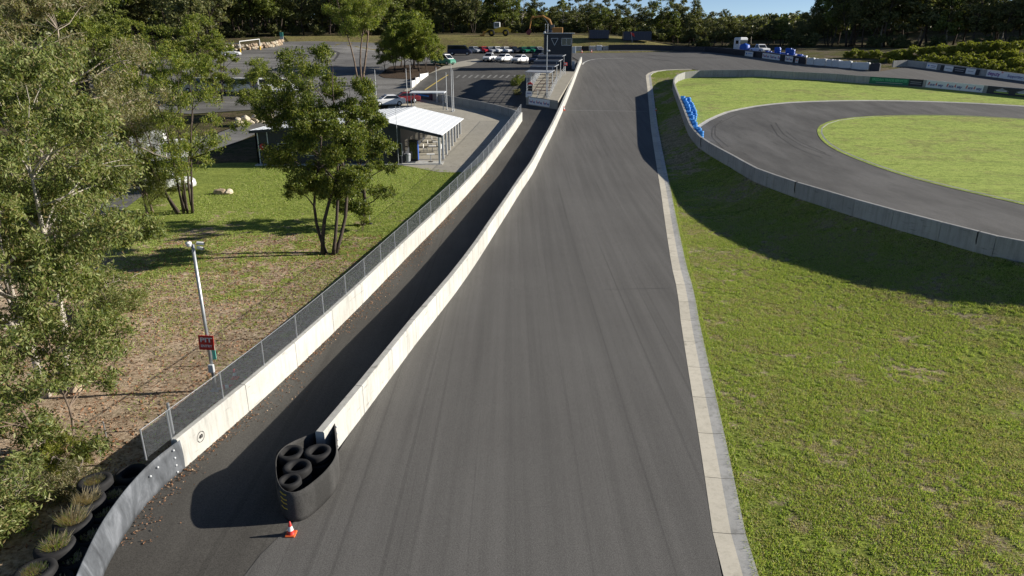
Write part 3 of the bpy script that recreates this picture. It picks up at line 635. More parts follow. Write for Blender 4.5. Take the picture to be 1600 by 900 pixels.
T = tree_meshes(61, 1.9, .6, 3, .15, 10, 7, 30, .12, .045, .4, .03, 'round', 0, (0, 0), (.3, .45), .4)
plant_tree('small_shrub', 'small green shrub beside the metal stake on the lawn', 566, 360, T, 'bark', 'leaf_mid', 0, 1, None, 'shrub')
T = tree_meshes(67, 7.2, 2.7, 3, .24, 30, 10, 60, .22, .07, .5, .16, 'round', 0, (0, 0), (.26, .38), .35)
plant_tree('gum_tree', 'round green tree above the sandstone retaining wall near the white van', 404, 184, T, 'dark_bark', 'leaf_mid', .3)
T = tree_meshes(71, 20, 4.9, 3, .40, 46, 12, 75, .30, .085, .7, .26, 'round', 3, (.6, 0), (.22, .34), .5, .74)
plant_tree('gum_tree', 'tall slender gum standing behind the clubhouse, reaching the top of the photo', 563, 134, T, 'bark', 'leaf_mid', .9)
T1 = tree_meshes(73, 7.4, 2.4, 2, .30, 26, 9, 45, .26, .09, .5, .12, 'round', 0, (0, 0), (.26, .38), .3)
for i, (x, y, s) in enumerate([(603,113,.72),(618,114,.95),(631,112,1.12),(643,113,1.0),(655,112,1.15),(668,113,.92),(648,106,1.3),(626,105,1.1),(679,108,.75)]):
    plant_tree('gum_tree', ['shortest gum at the left end', 'second gum from the left', 'gum in the left middle', 'smaller gum in the middle', 'gum right of the middle', 'low gum near the right end', 'tallest gum at the back', 'gum in the back row at the left', 'shortest gum at the right end'][i]+' of the planted bed by the car park', x, y, T1, 'dark_bark', 'leaf_mid', i*1.3, s, 'trees of the planted bed by the car park')
T2 = tree_meshes(79, 10.0, 3.4, 3, .24, 36, 9, 42, .28, .085, .7, .2, 'round', 2, (0, 0), (.17, .28), .4)
for i, (x, y, s) in enumerate([(225,150,1.05),(268,158,1.0),(318,152,1.12),(345,160,.9),(180,185,1.1),(140,160,1.2),(60,150,1.15),(10,170,1.2)]):
    plant_tree('gum_tree', ['fifth', 'sixth', 'seventh', 'eighth and rightmost', 'fourth', 'third', 'second', 'first'][i]+' leafy gum on the verge left of the yard, counted from the left', x, y, T2, 'dark_bark', 'leaf_mid', i*.9, s, 'gums along the left side of the yard')
# bushes
B1 = tree_meshes(83, 1.7, 1.25, 5, .1, 22, 8, 60, .12, .03, .3, .03, 'round', 3, (0, 0), (.3, .45), .8)
for i, (xy, s, lab, lf) in enumerate([((-13.6, 14.6), 1.25, 'grey green bush in the bottom left corner behind the tyres', 'leaf_hero'), ((-13.2, 17.6), .62, 'yellow green bush behind the grass-filled tyres', 'leaf_shrub'), ((-14.9, 12.6), 1.3, 'dense bush at the lower left edge of the photo', 'leaf_hero'), ((-18.8, 30.5), 1.2, 'low green bush under the right side of the big eucalyptus', 'leaf_hero'), ((-12.6, 16.4), .6, 'small twiggy bush close behind the tyre row', 'leaf_grey')]):
    m2 = (B1[0], B1[1]); r = plant_tree('bush', lab, 0, 0, m2, 'dead_wood', None, i*1.1, s, None, 'bush', xy)
    cr = [c for c in r.children if c.name.startswith('crown')][0]; cr.data = cr.data.copy(); cr.data.materials.clear(); cr.data.materials.append(M[lf])
# --- shrubs on the right slope
SH = [tree_meshes(90+i, 1.5, 1.15, 4, .05, 16, 7, 34, .26, .10, .1, .03, 'round', 0, (0, 0), (.32, .46), .8) for i in range(3)]
rs = random.Random(8); row = []
for x in np.arange(1325, 1420, 13): row.append((x, 90+(x-1325)*.02, .8+.4*rs.random()))
for x in np.arange(1400, 1610, 15): row.append((x, 93-(x-1400)*.075+rs.uniform(-3, 3), 1.0+.5*rs.random()))
for x in np.arange(1440, 1610, 13): row.append((x, 102+(x-1440)*.05+rs.uniform(-3, 2), .85+.5*rs.random()))
for x in np.arange(1475, 1610, 14): row.append((x, 107+(x-1475)*.10+rs.uniform(-2, 2), .8+.45*rs.random()))
for x in np.arange(1500, 1615, 15): row.append((x, 96+rs.uniform(-4, 3), .8+.5*rs.random()))
for x, y in ((1378,98),(1392,99),(1410,101),(1435,99.5)): row.append((x, y, .55))
SHL = []
for i, (x, y, s) in enumerate(row):
    r = plant_tree('shrub', 'rounded yellow green shrub on the slope above the outer wall', x, y, SH[i % 3], 'bark', 'leaf_shrub', i*2.1, s*.82, 'shrubs planted on the right slope', 'shrub')
    SHL.append((r, x, y))
# --- forest belt
FT = [tree_meshes(100, 15, 4.2, 1, .30, 30, 8, 26, .55, .24, .4, .22, 'round', 1, (0, 0), (.24, .38), .3, .66, 5), tree_meshes(101, 15, 4.8, 2, .36, 28, 8, 26, .55, .24, .4, .22, 'flat', 2, (.4, 0), (.22, .36), .45, .7, 5),
      tree_meshes(102, 15, 3.6, 1, .22, 34, 8, 24, .55, .24, .4, .2, 'cone', 0, (0, 0), (.24, .38), .3, .6, 5), tree_meshes(103, 15, 5.0, 3, .34, 32, 8, 26, .55, .22, .5, .24, 'round', 2, (-.5, 0), (.2, .34), .5, .7, 5), tree_meshes(104, 15, 4.4, 1, .45, 26, 8, 26, .5, .22, .4, .2, 'round', 3, (.3, 0), (.2, .36), .4, .75, 5)]
FT2 = [(t[0], t[1].copy()) for t in FT[:3]]
skx = [-400, 0, 400, 700, 800, 870, 940, 1000, 1040, 1090, 1120, 1160, 1190, 1240, 1262, 1290, 1340, 1420, 1500, 1545, 1575, 1620, 2000]
sky_ = [-45, -40, -35, -25, -6, 0, 6, 12, 0, 14, 24, 34, 32, 34, 18, -8, -38, -45, -40, -8, -14, -40, -40]
rf = random.Random(21); npl = 0
FOR = []
def forest(x, y, kind, lab, grp, top_bias=0.0, row=9):
    global npl
    z = Hs(x, y); zc = zc_of(x, y, z+10); px = 800+F*x/zc
    ty = np.interp(px, skx, sky_)+rf.uniform(-3, 24)+top_bias
    ht = (CAMZ+(68-ty)/F*zc*1.02-z)*1.12
    if ht < 4: return
    ht = min(ht, 26); k = rf.randrange(5) if kind == 0 else rf.randrange(3); m2 = (FT if kind == 0 else FT2)[k]; s = ht/15
    ws = max(s, .62)*rf.uniform(.85, 1.15)
    o_ = plant_tree('forest_tree', lab, 0, 0, m2, 'dark_bark' if k != 4 else 'pale_bark', 'leaf_forest' if kind == 0 else 'leaf_forest_light', rf.uniform(0, 6.28), ws, grp, 'tree', (x, y), s); npl += 1; FOR.append((o_, px, kind, row))
L1, G1 = 'dark tall tree of the forest behind the yard and car park', 'forest trees behind the yard and car park'
L2, G2 = 'dark tall tree of the forest behind the far bend and right slope', 'forest trees behind the far bend and right slope'
for rowi, (yb, step) in enumerate([(197, 6.2), (206, 6.6), (217, 7.5), (231, 9)]):
    x = -150.0
    while x < 42:
        yy = yb+rf.uniform(-3, 3) - (6 if x < -60 else 0) + (6 if x > -30 else 0)
        forest(x+rf.uniform(-1.5, 1.5), yy, 1 if rf.random() < .55 else 0, L1, G1, 10 if rowi == 0 and rf.random() < .5 else 0, rowi); x += step*rf.uniform(.75, 1.25)
for rowi, (dd, step) in enumerate([(0, 5.6), (9, 6), (19, 7.5), (30, 9)]):
    cur = smooth_line([(42, 194), (60, 186), (80, 178), (96, 168), (108, 156), (122, 140), (140, 122)], 1.0, 3); N = normals2(cur); i = 0
    while i < len(cur):
        q = cur[i]+N[i]*dd*(1 if N[i][1] > 0 else -1)+np.array([rf.uniform(-2, 2), rf.uniform(-2, 2)])
        forest(q[0], q[1], 1 if rf.random() < .3 and rowi == 0 else 0, L2, G2, 8 if rowi == 0 and rf.random() < .4 else 0, rowi); i += int(step*rf.uniform(.75, 1.25))
# left flank of the forest, nearer the camera
for i in range(26):
    x, y = rf.uniform(-95, -52), rf.uniform(95, 185)
    if px_of(x, y, Hs(x, y))[0] > 330: continue
    forest(x, y, 1 if rf.random() < .5 else 0, 'leafy tree of the forest flank at the upper left', 'forest flank at the upper left', 0)
ORD = 'first second third fourth fifth sixth seventh eighth ninth tenth eleventh twelfth thirteenth fourteenth fifteenth sixteenth seventeenth eighteenth nineteenth twentieth'.split()
def by_order(items, text):
    for k, (o_, px) in enumerate(sorted(items, key=lambda t: t[1])): o_['label'] = text + ', ' + (ORD[k] if k < 20 else 'far along') + ' from left'
MARK = [(-1e9, 'left flank of the photo'), (250, 'left verge gums'), (345, 'rock bank'), (450, 'far end of the yard'), (560, 'planted bed'), (690, 'dark van'), (755, 'wheel loader'), (835, 'tower'), (900, 'white blocks'), (960, 'blue container'), (1040, 'black barrier'), (1140, 'white truck'), (1200, 'blue drums'), (1260, 'plastic barriers'), (1375, 'start of the outer wall'), (1490, 'shrub slope')]
bins = {}
for o_, px, kind, row in FOR: bins.setdefault((max(i for i, m_ in enumerate(MARK) if px >= m_[0]), kind, row), []).append((o_, px))
RN = {0: 'front row', 1: 'second row', 2: 'third row', 3: 'rearmost row', 9: 'near flank'}
for (i, kind, row), L_ in bins.items(): by_order(L_, ('dark' if kind == 0 else 'lighter green') + ' forest tree above the ' + MARK[i][1] + ', ' + RN[row])
for nm, lo, hi in (('low end of the', 0, 8), ('top row of the', 8, 22), ('second row of the', 22, 36), ('lowest row of the', 36, 46), ('middle of the', 46, 54), ('bare soil below the', 54, 99)):
    by_order([(o_, x_) for o_, x_, y_ in SHL[lo:hi]], 'yellow green shrub, ' + nm + ' right slope')
# the far wood behind reads as one mass
rng = np.random.default_rng(5); n = 70000
fx = rng.uniform(-260, 230, n); fy = 246+rng.uniform(0, 30, n)-np.clip(fx-40, 0, 200)*.42
zb = H(fx, fy); zc_ = fy*.943; px_ = 800+F*fx/zc_; ty = np.interp(px_, skx, sky_)+26+rng.uniform(0, 10, n)
zt = CAMZ+(68-ty)/F*zc_*1.02; u = rng.uniform(0, 1, n)**.8; V = leaf_arrays(rng, np.column_stack([fx, fy, zb+(np.maximum(zt, zb+4)-zb)*u]), 0, 1.7, .9, .2)
tag(obj('distant_woodland', kites('distant_woodland', V), 'leaf_forest'), 'dark mass of woodland closing off the background', 'woodland', kind='stuff')
# understorey along the forest edge
U = tree_meshes(120, 2.6, 1.9, 4, .05, 16, 7, 26, .4, .18, .1, .04, 'round', 0, (0, 0), (.32, .46), .8)
for i in range(46):
    x = rf.uniform(-120, 40); y = rf.uniform(191, 196)-(5 if x < -60 else 0)
    if -32 < x < 20: y = rf.uniform(203, 207)
    plant_tree('undergrowth_bush', 'dark undergrowth bush along the foot of the back forest', 0, 0, U, 'dark_bark', 'leaf_forest', i*1.7, rf.uniform(.6, 1.3), 'undergrowth along the back forest', 'bush', (x, y))
for i in range(24):
    j = int(rf.uniform(5, len(cur)-6)); q = cur[j]-np.array([3, 4])+np.array([rf.uniform(-2, 2), rf.uniform(-2, 2)])
    plant_tree('undergrowth_bush', 'dark undergrowth bush along the foot of the right forest', 0, 0, U, 'dark_bark', 'leaf_forest', i*1.7, rf.uniform(.5, 1.1), 'undergrowth along the right forest', 'bush', (q[0], q[1]))
# --- grass
def vnoise(x, y, s, seed):
    r = np.random.default_rng(seed); T_ = r.uniform(0, 1, (256, 256)); x = x/s+500; y = y/s+500; i = np.floor(x).astype(int); j = np.floor(y).astype(int); u = x-i; v = y-j; u = u*u*(3-2*u); v = v*v*(3-2*v)
    g = lambda a, b: T_[a % 256, b % 256]
    return (g(i, j)*(1-u)+g(i+1, j)*u)*(1-v)+(g(i, j+1)*(1-u)+g(i+1, j+1)*u)*v
def blades(name, poly, dens, hgt, wid, m, seed, thr, label, dfun=None, clump=.2):
    rng = np.random.default_rng(seed); poly = np.array(poly); x0, y0 = poly.min(0); x1, y1 = poly.max(0); n = int((x1-x0)*(y1-y0)*dens)
    x = rng.uniform(x0, x1, n); y = rng.uniform(y0, y1, n); k = inside(poly, x, y)
    f = .42*vnoise(x, y, 1.4, seed+1)+.62*vnoise(x, y, clump, seed+2)+.25*vnoise(x, y, 5, seed+3)
    k &= f+rng.uniform(-.12, .12, n) > thr
    if dfun is not None: k &= rng.uniform(0, 1, n) < dfun(x, y)
    x, y = x[k], y[k]; n = len(x); z = H(x, y); a = rng.uniform(0, 6.283, n); h = hgt*rng.uniform(.5, 1.4, n); w_ = wid*rng.uniform(.6, 1.4, n); la = rng.uniform(0, 6.283, n); ll = h*rng.uniform(.2, 1.1, n)
    b0 = np.column_stack([x-np.cos(a)*w_/2, y-np.sin(a)*w_/2, z]); b1 = np.column_stack([x+np.cos(a)*w_/2, y+np.sin(a)*w_/2, z]); t = np.column_stack([x+np.cos(la)*ll, y+np.sin(la)*ll, z+h])
    me = npmesh(name, np.stack([b0, b1, t], 1).reshape(-1, 3), np.arange(n*3).reshape(-1, 3)); return tag(obj(name, me, m), label, 'grass', kind='stuff')
near = [(float(Xk(y))+.82, y) for y in np.arange(9, 62, 1.5)]+[(float(Xw(y))-.1, y) for y in np.arange(60, 33, -1.5)]+[(27, 33), (22, 20), (17, 9)]
blades('lawn_grass', near, 1500, .075, .036, 'blade', 3, .63, 'short tufted green grass on the bank right of the track', lambda x, y: np.clip((34/np.maximum(y, 1))**1.6, .12, 1))
blades('thatch_grass', near, 1300, .05, .04, 'blade_thatch', 5, .58, 'short straw coloured dry grass among the green on the right bank', lambda x, y: np.clip((34/np.maximum(y, 1))**1.6, .1, 1), .5)
edge = [(float(Xk(y))+.78, y) for y in np.arange(9, 60, 1)]+[(float(Xk(y))+1.05, y) for y in np.arange(59, 8, -1)]
blades('verge_grass', edge, 1500, .085, .035, 'blade', 9, .2, 'longer grass hanging over the back of the kerb')
lft = [(float(a), float(b)) for a, b in (LEFTW+normals2(LEFTW)*.5)[:48:3]]+[(-9.5, 65), (-24, 65), (-26, 45), (-18, 26)]
blades('bush_grass', lft, 480, .07, .045, 'blade', 15, .66, 'patchy grass on the ground between the trees and the wire fence', lambda x, y: np.clip((y-20)/26, .12, 1))
# fallen leaves in the gutter of the pit lane
rng = np.random.default_rng(44); n = 2600; A = np.vstack([BELT[::-1][6:], LEFTW[:46]]); i = rng.integers(0, len(A)-1, n); i = np.where(rng.uniform(size=n) < .5, rng.integers(8, 40, n), i); N = normals2(A)
off = np.abs(rng.normal(size=n))*.34+.03; off = off*(.5+1.2*vnoise(i*1.0, i*0.0, 3.1, 77)); u = rng.uniform(0, 1, n)[:,None]; q = A[i]*(1-u)+A[i+1]*u-N[i]*off[:,None]
V = leaf_arrays(rng, np.column_stack([q, H(q[:,0], q[:,1])+.035]), 0, .06, .035, 0.0); tag(obj('fallen_leaves', kites('fallen_leaves', V), 'litter_leaf'), 'brown fallen leaves gathered along the foot of the pit lane wall', 'leaves', kind='stuff')
n = 15000; x = rng.uniform(-22, -8, n); y = rng.uniform(14, 44, n); lx = np.interp(y, LEFTW[:,1], LEFTW[:,0]); k = x < lx-.5; x, y = x[k], y[k]
V = leaf_arrays(rng, np.column_stack([x, y, H(x, y)+.03]), 0, .13, .05, 0.0); tag(obj('leaf_litter', kites('leaf_litter', V), 'litter_leaf'), 'bark and leaf litter strewn over the dirt under the eucalypts', 'litter', kind='stuff')
# ================================================================== TYRES, BELTS, CONE
def tyre_mesh(R, wd):
    r = R*.58; pf = [(r, -wd*.36), (r+.02, -wd*.48), (R*.86, -wd*.5), (R*.97, -wd*.42), (R, -wd*.25), (R, wd*.25), (R*.97, wd*.42), (R*.86, wd*.5), (r+.02, wd*.48), (r, wd*.36), (r-.015, 0), (r, -wd*.36)]
    return MB().lathe(pf, 28).mesh('tyre', True)
TY = {d: tyre_mesh(d/2, .29) for d in (.64, .78, .88)}
def tyre(x, y, z, d, label, tilt=(0, 0), group=None):
    o = obj('tyre', TY[d], 'tyre', None, (x, y, z+.145)); o.rotation_euler = (tilt[0], tilt[1], random.uniform(0, 3)); return tag(o, label, 'tyre', group)
def grass_tuft(x, y, z, r, n, hgt, label, green=.0, flat=False):
    rng = np.random.default_rng(int(abs(x*1000+y*77))); a = rng.uniform(0, 6.283, n); rr = r*np.sqrt(rng.uniform(0, 1, n)); bx, by = x+rr*np.cos(a), y+rr*np.sin(a); h = hgt*rng.uniform(.4, 1.2, n); sp = rng.uniform(.2, 1.1, n)*h*(1.1 if not flat else .5)
    ta = a+rng.normal(size=n)*.8; w_ = .018; V = np.stack([np.column_stack([bx-w_, by, np.full(n, z)]), np.column_stack([bx+w_, by, np.full(n, z)]), np.column_stack([bx+np.cos(ta)*sp, by+np.sin(ta)*sp, z+h])], 1).reshape(-1, 3)
    root = thing('grass_clump', label, 'plant', (x, y, z)); V -= np.array([x, y, z]); Fi = np.arange(n*3).reshape(-1, 3); k = int(n*(1-green))
    obj('dry_blades', npmesh('dry_blades', V[:k*3], Fi[:k]), 'blade_dry', root)['kind'] = 'stuff'
    if green > 0: obj('green_blades', npmesh('green_blades', V[k*3:], Fi[:n-k]), 'blade', root)['kind'] = 'stuff'
    MB().lathe([(.001, -.02), (r*.9, -.02), (r*1.02, -.09)], 18).build('soil', 'dark_soil', root)
random.seed(12)
ordn = ['first', 'second', 'third', 'fourth', 'fifth', 'sixth', 'seventh']
back = [(147,751),(134,781),(113,812),(86,851),(55,891)]
for i, (x, y) in enumerate(back):
    p = P(x, y, .84); lv = ['bottom', 'middle', 'top']
    for k in range(3): tyre(p.x+random.uniform(-.03, .03), p.y+random.uniform(-.03, .03), Hs(p.x, p.y)+k*.285, .88, f'{lv[k]} tyre in the {ordn[i]} grass-filled stack behind the rubber belt, counted from the fence', (random.uniform(-.06, .06), random.uniform(-.06, .06)), 'tyre stacks behind the rubber belt')
    grass_tuft(p.x, p.y, Hs(p.x, p.y)+.80, .27, [420, 300, 360, 320, 380][i], [.09, .22, .26, .19, .10][i], ['flat pale dry grass', 'upright straw coloured grass', 'big spreading straw coloured grass', 'mixed dry and green weeds', 'low pale grass with green weeds'][i]+f' growing in the {ordn[i]} tyre stack', [.1, 0, .12, .35, .3][i], i in (0, 4))
frontr = [(178,772),(160,802),(139,836),(113,872),(86,908)]
for i, (x, y) in enumerate(frontr):
    p = P(x, y, .56)
    for k in range(2): tyre(p.x, p.y, Hs(p.x, p.y)+k*.285, .78, ['lower', 'upper'][k]+f' tyre of the {ordn[i]} pair leaning against the back of the rubber belt', (random.uniform(-.12, .12), random.uniform(-.12, .12)), 'tyre pairs behind the rubber belt')
    grass_tuft(p.x, p.y, Hs(p.x, p.y)+.53, .2, 120, .1, f'sparse dry grass in the {ordn[i]} tyre pair beside the belt', .15, True)
p = P(205, 738, .56)
for k in range(2): tyre(p.x, p.y, Hs(p.x, p.y)+k*.285, .88, ['lower', 'upper'][k]+' empty black tyre lying just below the near fence post', (.05, -.05))
p = P(181, 752, .3); tyre(p.x, p.y, Hs(p.x, p.y), .78, 'half hidden black tyre between the empty tyre and the grass-filled ones', (.1, .1))
def belt_band(name, label, A, z0, z1, th, side, bolts=(), lean=None, bolt_m='off_white', wave=.0, mm='belt'):
    """upright rubber band along A, leaning outward at the top"""
    A = np.asarray(A); N = normals2(A)*side; n = len(A); p0 = A[0]; b = np.array([p0[0], p0[1], Hs(*p0)]); root = thing(name, label, 'belt', tuple(b)); V = []
    rows = 6
    for j in range(rows+1):
        u = j/rows
        for i in range(n):
            bul = .03*math.sin(math.pi*u)+wave*math.sin(i*.9+2*u)
            for o in (0, th):
                q = A[i]+N[i]*(o-bul+(lean(i/(n-1)) if lean else 0)*u); V.append((q[0]-b[0], q[1]-b[1], Hs(*A[i])+z0+(z1-z0)*u-b[2]))
    ix = lambda j, i, o: (j*n+i)*2+o; fs = []
    for j in range(rows):
        for i in range(n-1):
            fs += [(ix(j,i,0), ix(j,i+1,0), ix(j+1,i+1,0), ix(j+1,i,0)), (ix(j,i,1), ix(j+1,i,1), ix(j+1,i+1,1), ix(j,i+1,1))]
    for i in range(n-1): fs += [(ix(rows,i,0), ix(rows,i+1,0), ix(rows,i+1,1), ix(rows,i,1)), (ix(0,i,0), ix(0,i,1), ix(0,i+1,1), ix(0,i+1,0))]
    for i in (0, n-1): fs += [(ix(j,i,0), ix(j,i,1), ix(j+1,i,1), ix(j+1,i,0)) for j in range(rows)]
    MB().add(V, fs).build('band', mm, root, None, True)
    for i, zz in bolts:
        q = A[i]-N[i]*.035; MB().lathe([(.001, .02), (.03, .015), (.035, -.02)], 8).build('bolt', bolt_m, root, (q[0]-b[0], q[1]-b[1], Hs(*A[i])+zz-b[2]), True).rotation_euler = (math.pi/2, 0, 0)
    return root
bl = np.vstack([LEFTW[1:2]+(LEFTW[0]-LEFTW[1])*.9, BELT[1:]]); bl = resample(bl, .35); bl = bl-normals2(bl)*0
BN = normals2(bl); bl = bl + BN*.03
belt_band('rubber_belt', 'long grey rubber belt wrapped along the tyres where the pit lane wall ends', bl, 0, .98, .025, -1, [(1, .85), (1, .6), (1, .35), (1, .12), (3, .75), (4, .7)], lambda u: .02+.10*u, 'off_white', .006)
# tyre-filled nose guard at the end of the pit wall
TOP = [(523,661),(525,690),(527,705),(521,722),(508,737),(492,751),(476,764),(462,771),(449,771),(439,765),(433,752),(430,735),(430,716),(437,702),(452,692),(472,683),(493,675)]
np_ = smooth_line([P2(x, y, .95) for x, y in TOP], .14, 3)
nb = belt_band('nose_guard', 'dark rubber guard wrapped round tyres at the near end of the pit wall', np_, 0, .95, .02, -1, [(1, .88), (1, .66), (1, .43), (1, .2)], None, 'off_white', .004, 'guard')
b0 = nb.location; cI = int(len(np_)*.56)
for k, zz in enumerate((.86, .70, .58, .42)):
    A = np_[cI-1:cI+2]; N = normals2(A); pts = [(q[0]+nn[0]*.03-b0.x, q[1]+nn[1]*.03-b0.y, zz+.012*s) for q, nn, s in zip(A, N, (0, -1, 0))]
    MB().tube(pts, .014, 6).build('yellow_strap', 'yellow', nb)
for lab, x, y, d, nst in [('back left', 453, 709, .78, 3), ('back right, against the wall end', 497, 707, .78, 3), ('middle', 464, 731, .78, 3), ('small one in the nose', 452, 752, .64, 3)]:
    p = P(x, y, .86)
    for k in range(nst): tyre(p.x+random.uniform(-.03, .03), p.y+random.uniform(-.03, .03), .06+k*.29, d, ['bottom', 'middle', 'top'][k]+f' tyre of the {lab} stack in the pit wall guard', (0, 0), 'tyre stacks in the pit wall guard')
def cone(x, y, z, h, label, lying=False):
    s = h/.45; r = thing('traffic_cone', label, 'cone', (x, y, z)); r.scale = (s, s, s)
    MB().cbox(0, 0, .02, .29, .29, .04, .015).build('base', 'orange', r); MB().lathe([(.115, .04), (.10, .06), (.083, .15)], 16).build('lower_cone', 'red', r, None, True)
    MB().lathe([(.083, .15), (.054, .29)], 16).build('white_band', 'white', r, None, True); MB().lathe([(.054, .29), (.025, .44), (.001, .45)], 16).build('tip', 'red', r, None, True)
    if lying: r.rotation_euler = (0, math.radians(86), .4); r.location.z += .12*s
p = P(455, 836); cone(p.x, p.y, p.z+.025, .40, 'red and white traffic cone on the asphalt before the tyre guard')
p = P(881, 173); cone(p.x, p.y, p.z+.03, .6, 'small red cone against the pit wall at the finish line')
p = P(1025, 174); cone(p.x, p.y, p.z+.1, .4, 'small cone standing on the kerb near the finish line')
p = P(371, 597); cone(p.x-.2, p.y+.3, p.z, .4, 'orange cone behind the wire fence, right of the light pole'); p = P(343, 614); cone(p.x, p.y+.2, p.z, .4, 'orange cone fallen over at the foot of the light pole', True)
for x, y, lab in ((909, 82.5, 'tiny cone on the far bend before the black rubber block'), (924, 82, 'tiny cone on the far bend before the white blocks')): p = P(x, y); cone(p.x, p.y, p.z+.02, .7, lab)
# ================================================================== LIGHT POLE with sign
p = P(337, 610); pl = thing('light_pole', 'tall grey pole with security cameras and a red pit entry sign', 'pole', p, 0); PH = 5.55
MB().tube([(0, 0, -.1), (0, 0, PH)], .06, 12).build('pole', 'steel', pl, None, True); MB().cbox(0, 0, .02, .3, .3, .04, .01).build('base_plate', 'galv', pl)
MB().cbox(.02, -.1, .95, .2, .12, .3, .02).build('junction_box', 'off_white', pl)
MB().lathe([(.001, -.12), (.07, -.1), (.10, -.03), (.10, .05), (.04, .08)], 14).build('dome_camera', 'white', pl, (-.1, -.06, PH+.05), True)
for sx, zz, a in ((.3, .07, .1), (.28, -.1, -.3), (-.05, .02, 1.9)):
    c_ = MB().cbox(0, 0, 0, .26, .09, .09, .02).build('bullet_camera', 'white', pl, (sx, -.06, PH+zz)); c_.rotation_euler = (0, .12, a); MB().lathe([(.05, 0), (.045, .02), (.001, .02)], 10, (0, 0, 0), 'X').build('lens', 'black', c_, (.125, 0, 0))
sg = MB().cbox(0, 0, 0, .54, .025, .56, .008).build('sign_board', 'red', pl, (-.02, -.085, 1.95)); sg.rotation_euler = (0, .05, 0)
lettering('PIT', .24, 'white', sg, (0, -.016, .10), 0, 0, .006, .42); lettering('ENTRY', .13, 'white', sg, (0, -.016, -.13), 0, 0, .003, .40)
MB().cbox(.12, .06, 1.5, .14, .03, .55, .01).build('rear_plate', 'aqua', pl)
# stakes
def stake(x, y, h, lab, base=False):
    p = P(x, y); r = thing('metal_stake', lab, 'stake', p); MB().tube([(0, 0, -.1), (0, 0, h)], .022, 8).build('rod', 'steel', r)
    k = .2 if base else .05
    MB().lathe([(k, 0), (k, .05), (k*.4, .09), (.024, .09)], 16).build('base', 'black' if base else 'galv', r, None, True)
stake(578, 350, 1.55, 'thin metal stake with black base on the lawn by the gum trees', True); stake(168, 691, .75, 'short metal stake standing in the dirt below the big eucalyptus', None)
# ================================================================== ROCKS
def rock_mesh(seed, sub=2):
    bm = bmesh.new(); bmesh.ops.create_icosphere(bm, subdivisions=sub, radius=.5); r = random.Random(seed); pl_ = [(Vector((r.uniform(-1, 1), r.uniform(-1, 1), r.uniform(-.6, 1))).normalized(), r.uniform(.28, .42)) for _ in range(7)]
    for v in bm.verts:
        for n_, d_ in pl_:
            e = v.co.dot(n_)-d_
            if e > 0: v.co -= n_*e
        v.co += v.co.normalized()*r.uniform(-.012, .012)
    me = bpy.data.meshes.new('rock'); bm.to_mesh(me); bm.free(); return me
RK = [rock_mesh(i) for i in range(5)]
RKP = [m_.copy() for m_ in RK]
for m_ in RK: m_.materials.append(M['rock'])
for m_ in RKP: m_.materials.append(M['pale_rock'])
for i, (x, y, s, lab) in enumerate([(345,303,.95,'sandstone block on the lawn left of the gum trees'), (357,303,.8,'pale sandstone block touching the other one on the lawn'), (245,366,.7,'pale rock at the right edge of the big eucalyptus'), (106,494,.8,'reddish boulder behind the eucalyptus trunk'), (102,553,.75,'pale boulder right of the eucalyptus trunk'), (113,583,.9,'flat tan boulder beside the eucalyptus trunk'), (120,612,.55,'small tan rock below the flat boulder'), (76,552,.7,'boulder between the two eucalyptus trunks'), (75,707,.6,'tan rock half under the bush left of the stake'), (98,470,.7,'dark boulder in the shade left of the eucalyptus')]):
    p = P(x, y); o = obj('boulder', (RKP if i in (1, 2, 4) else RK)[i % 5], None, None, p+Vector((0, 0, .18*s))); o.scale = (s*1.2, s, s*.8); o.rotation_euler = (0, 0, i*1.3); tag(o, lab, 'rock')
def rock_wall(name, lab, pxs, n, s, layers, pale=True):
    A = smooth_line(PX(pxs), .5, 1); r = thing(name, lab, 'rock wall', (A[0][0], A[0][1], Hs(*A[0]))); rr = random.Random(n)
    for l in range(layers):
        for k in range(n):
            q = A[int((k+.5*(l % 2))/n*(len(A)-1))]; sc_ = s*rr.uniform(.75, 1.25)
            o = obj('stone', (RKP if pale or rr.random() < .6 else RK)[rr.randrange(5)], None, r, (q[0]-A[0][0]+rr.uniform(-.1, .1), q[1]-A[0][1]+l*.25*s, Hs(*q)-Hs(*A[0])+s*.3+l*s*.62)); o.scale = (sc_*1.25, sc_, sc_*.85); o.rotation_euler = (rr.uniform(-.2, .2), rr.uniform(-.2, .2), rr.uniform(0, 6))
rock_wall('stone_retaining_wall', 'pale sandstone retaining wall below the round tree by the road', [(372,197),(395,194),(415,189),(428,180)], 9, .85, 2)
rock_wall('rock_bank', 'line of tan rocks edging the far side of the yard', [(350,80),(375,79),(400,76.5),(425,74),(443,69.5)], 26, 1.0, 2, False)
# pale rubble near the truck
rock_wall('rubble_heap', 'pale rubble beside the access road behind the big eucalyptus', [(195,268),(215,262),(240,257)], 8, .9, 2)
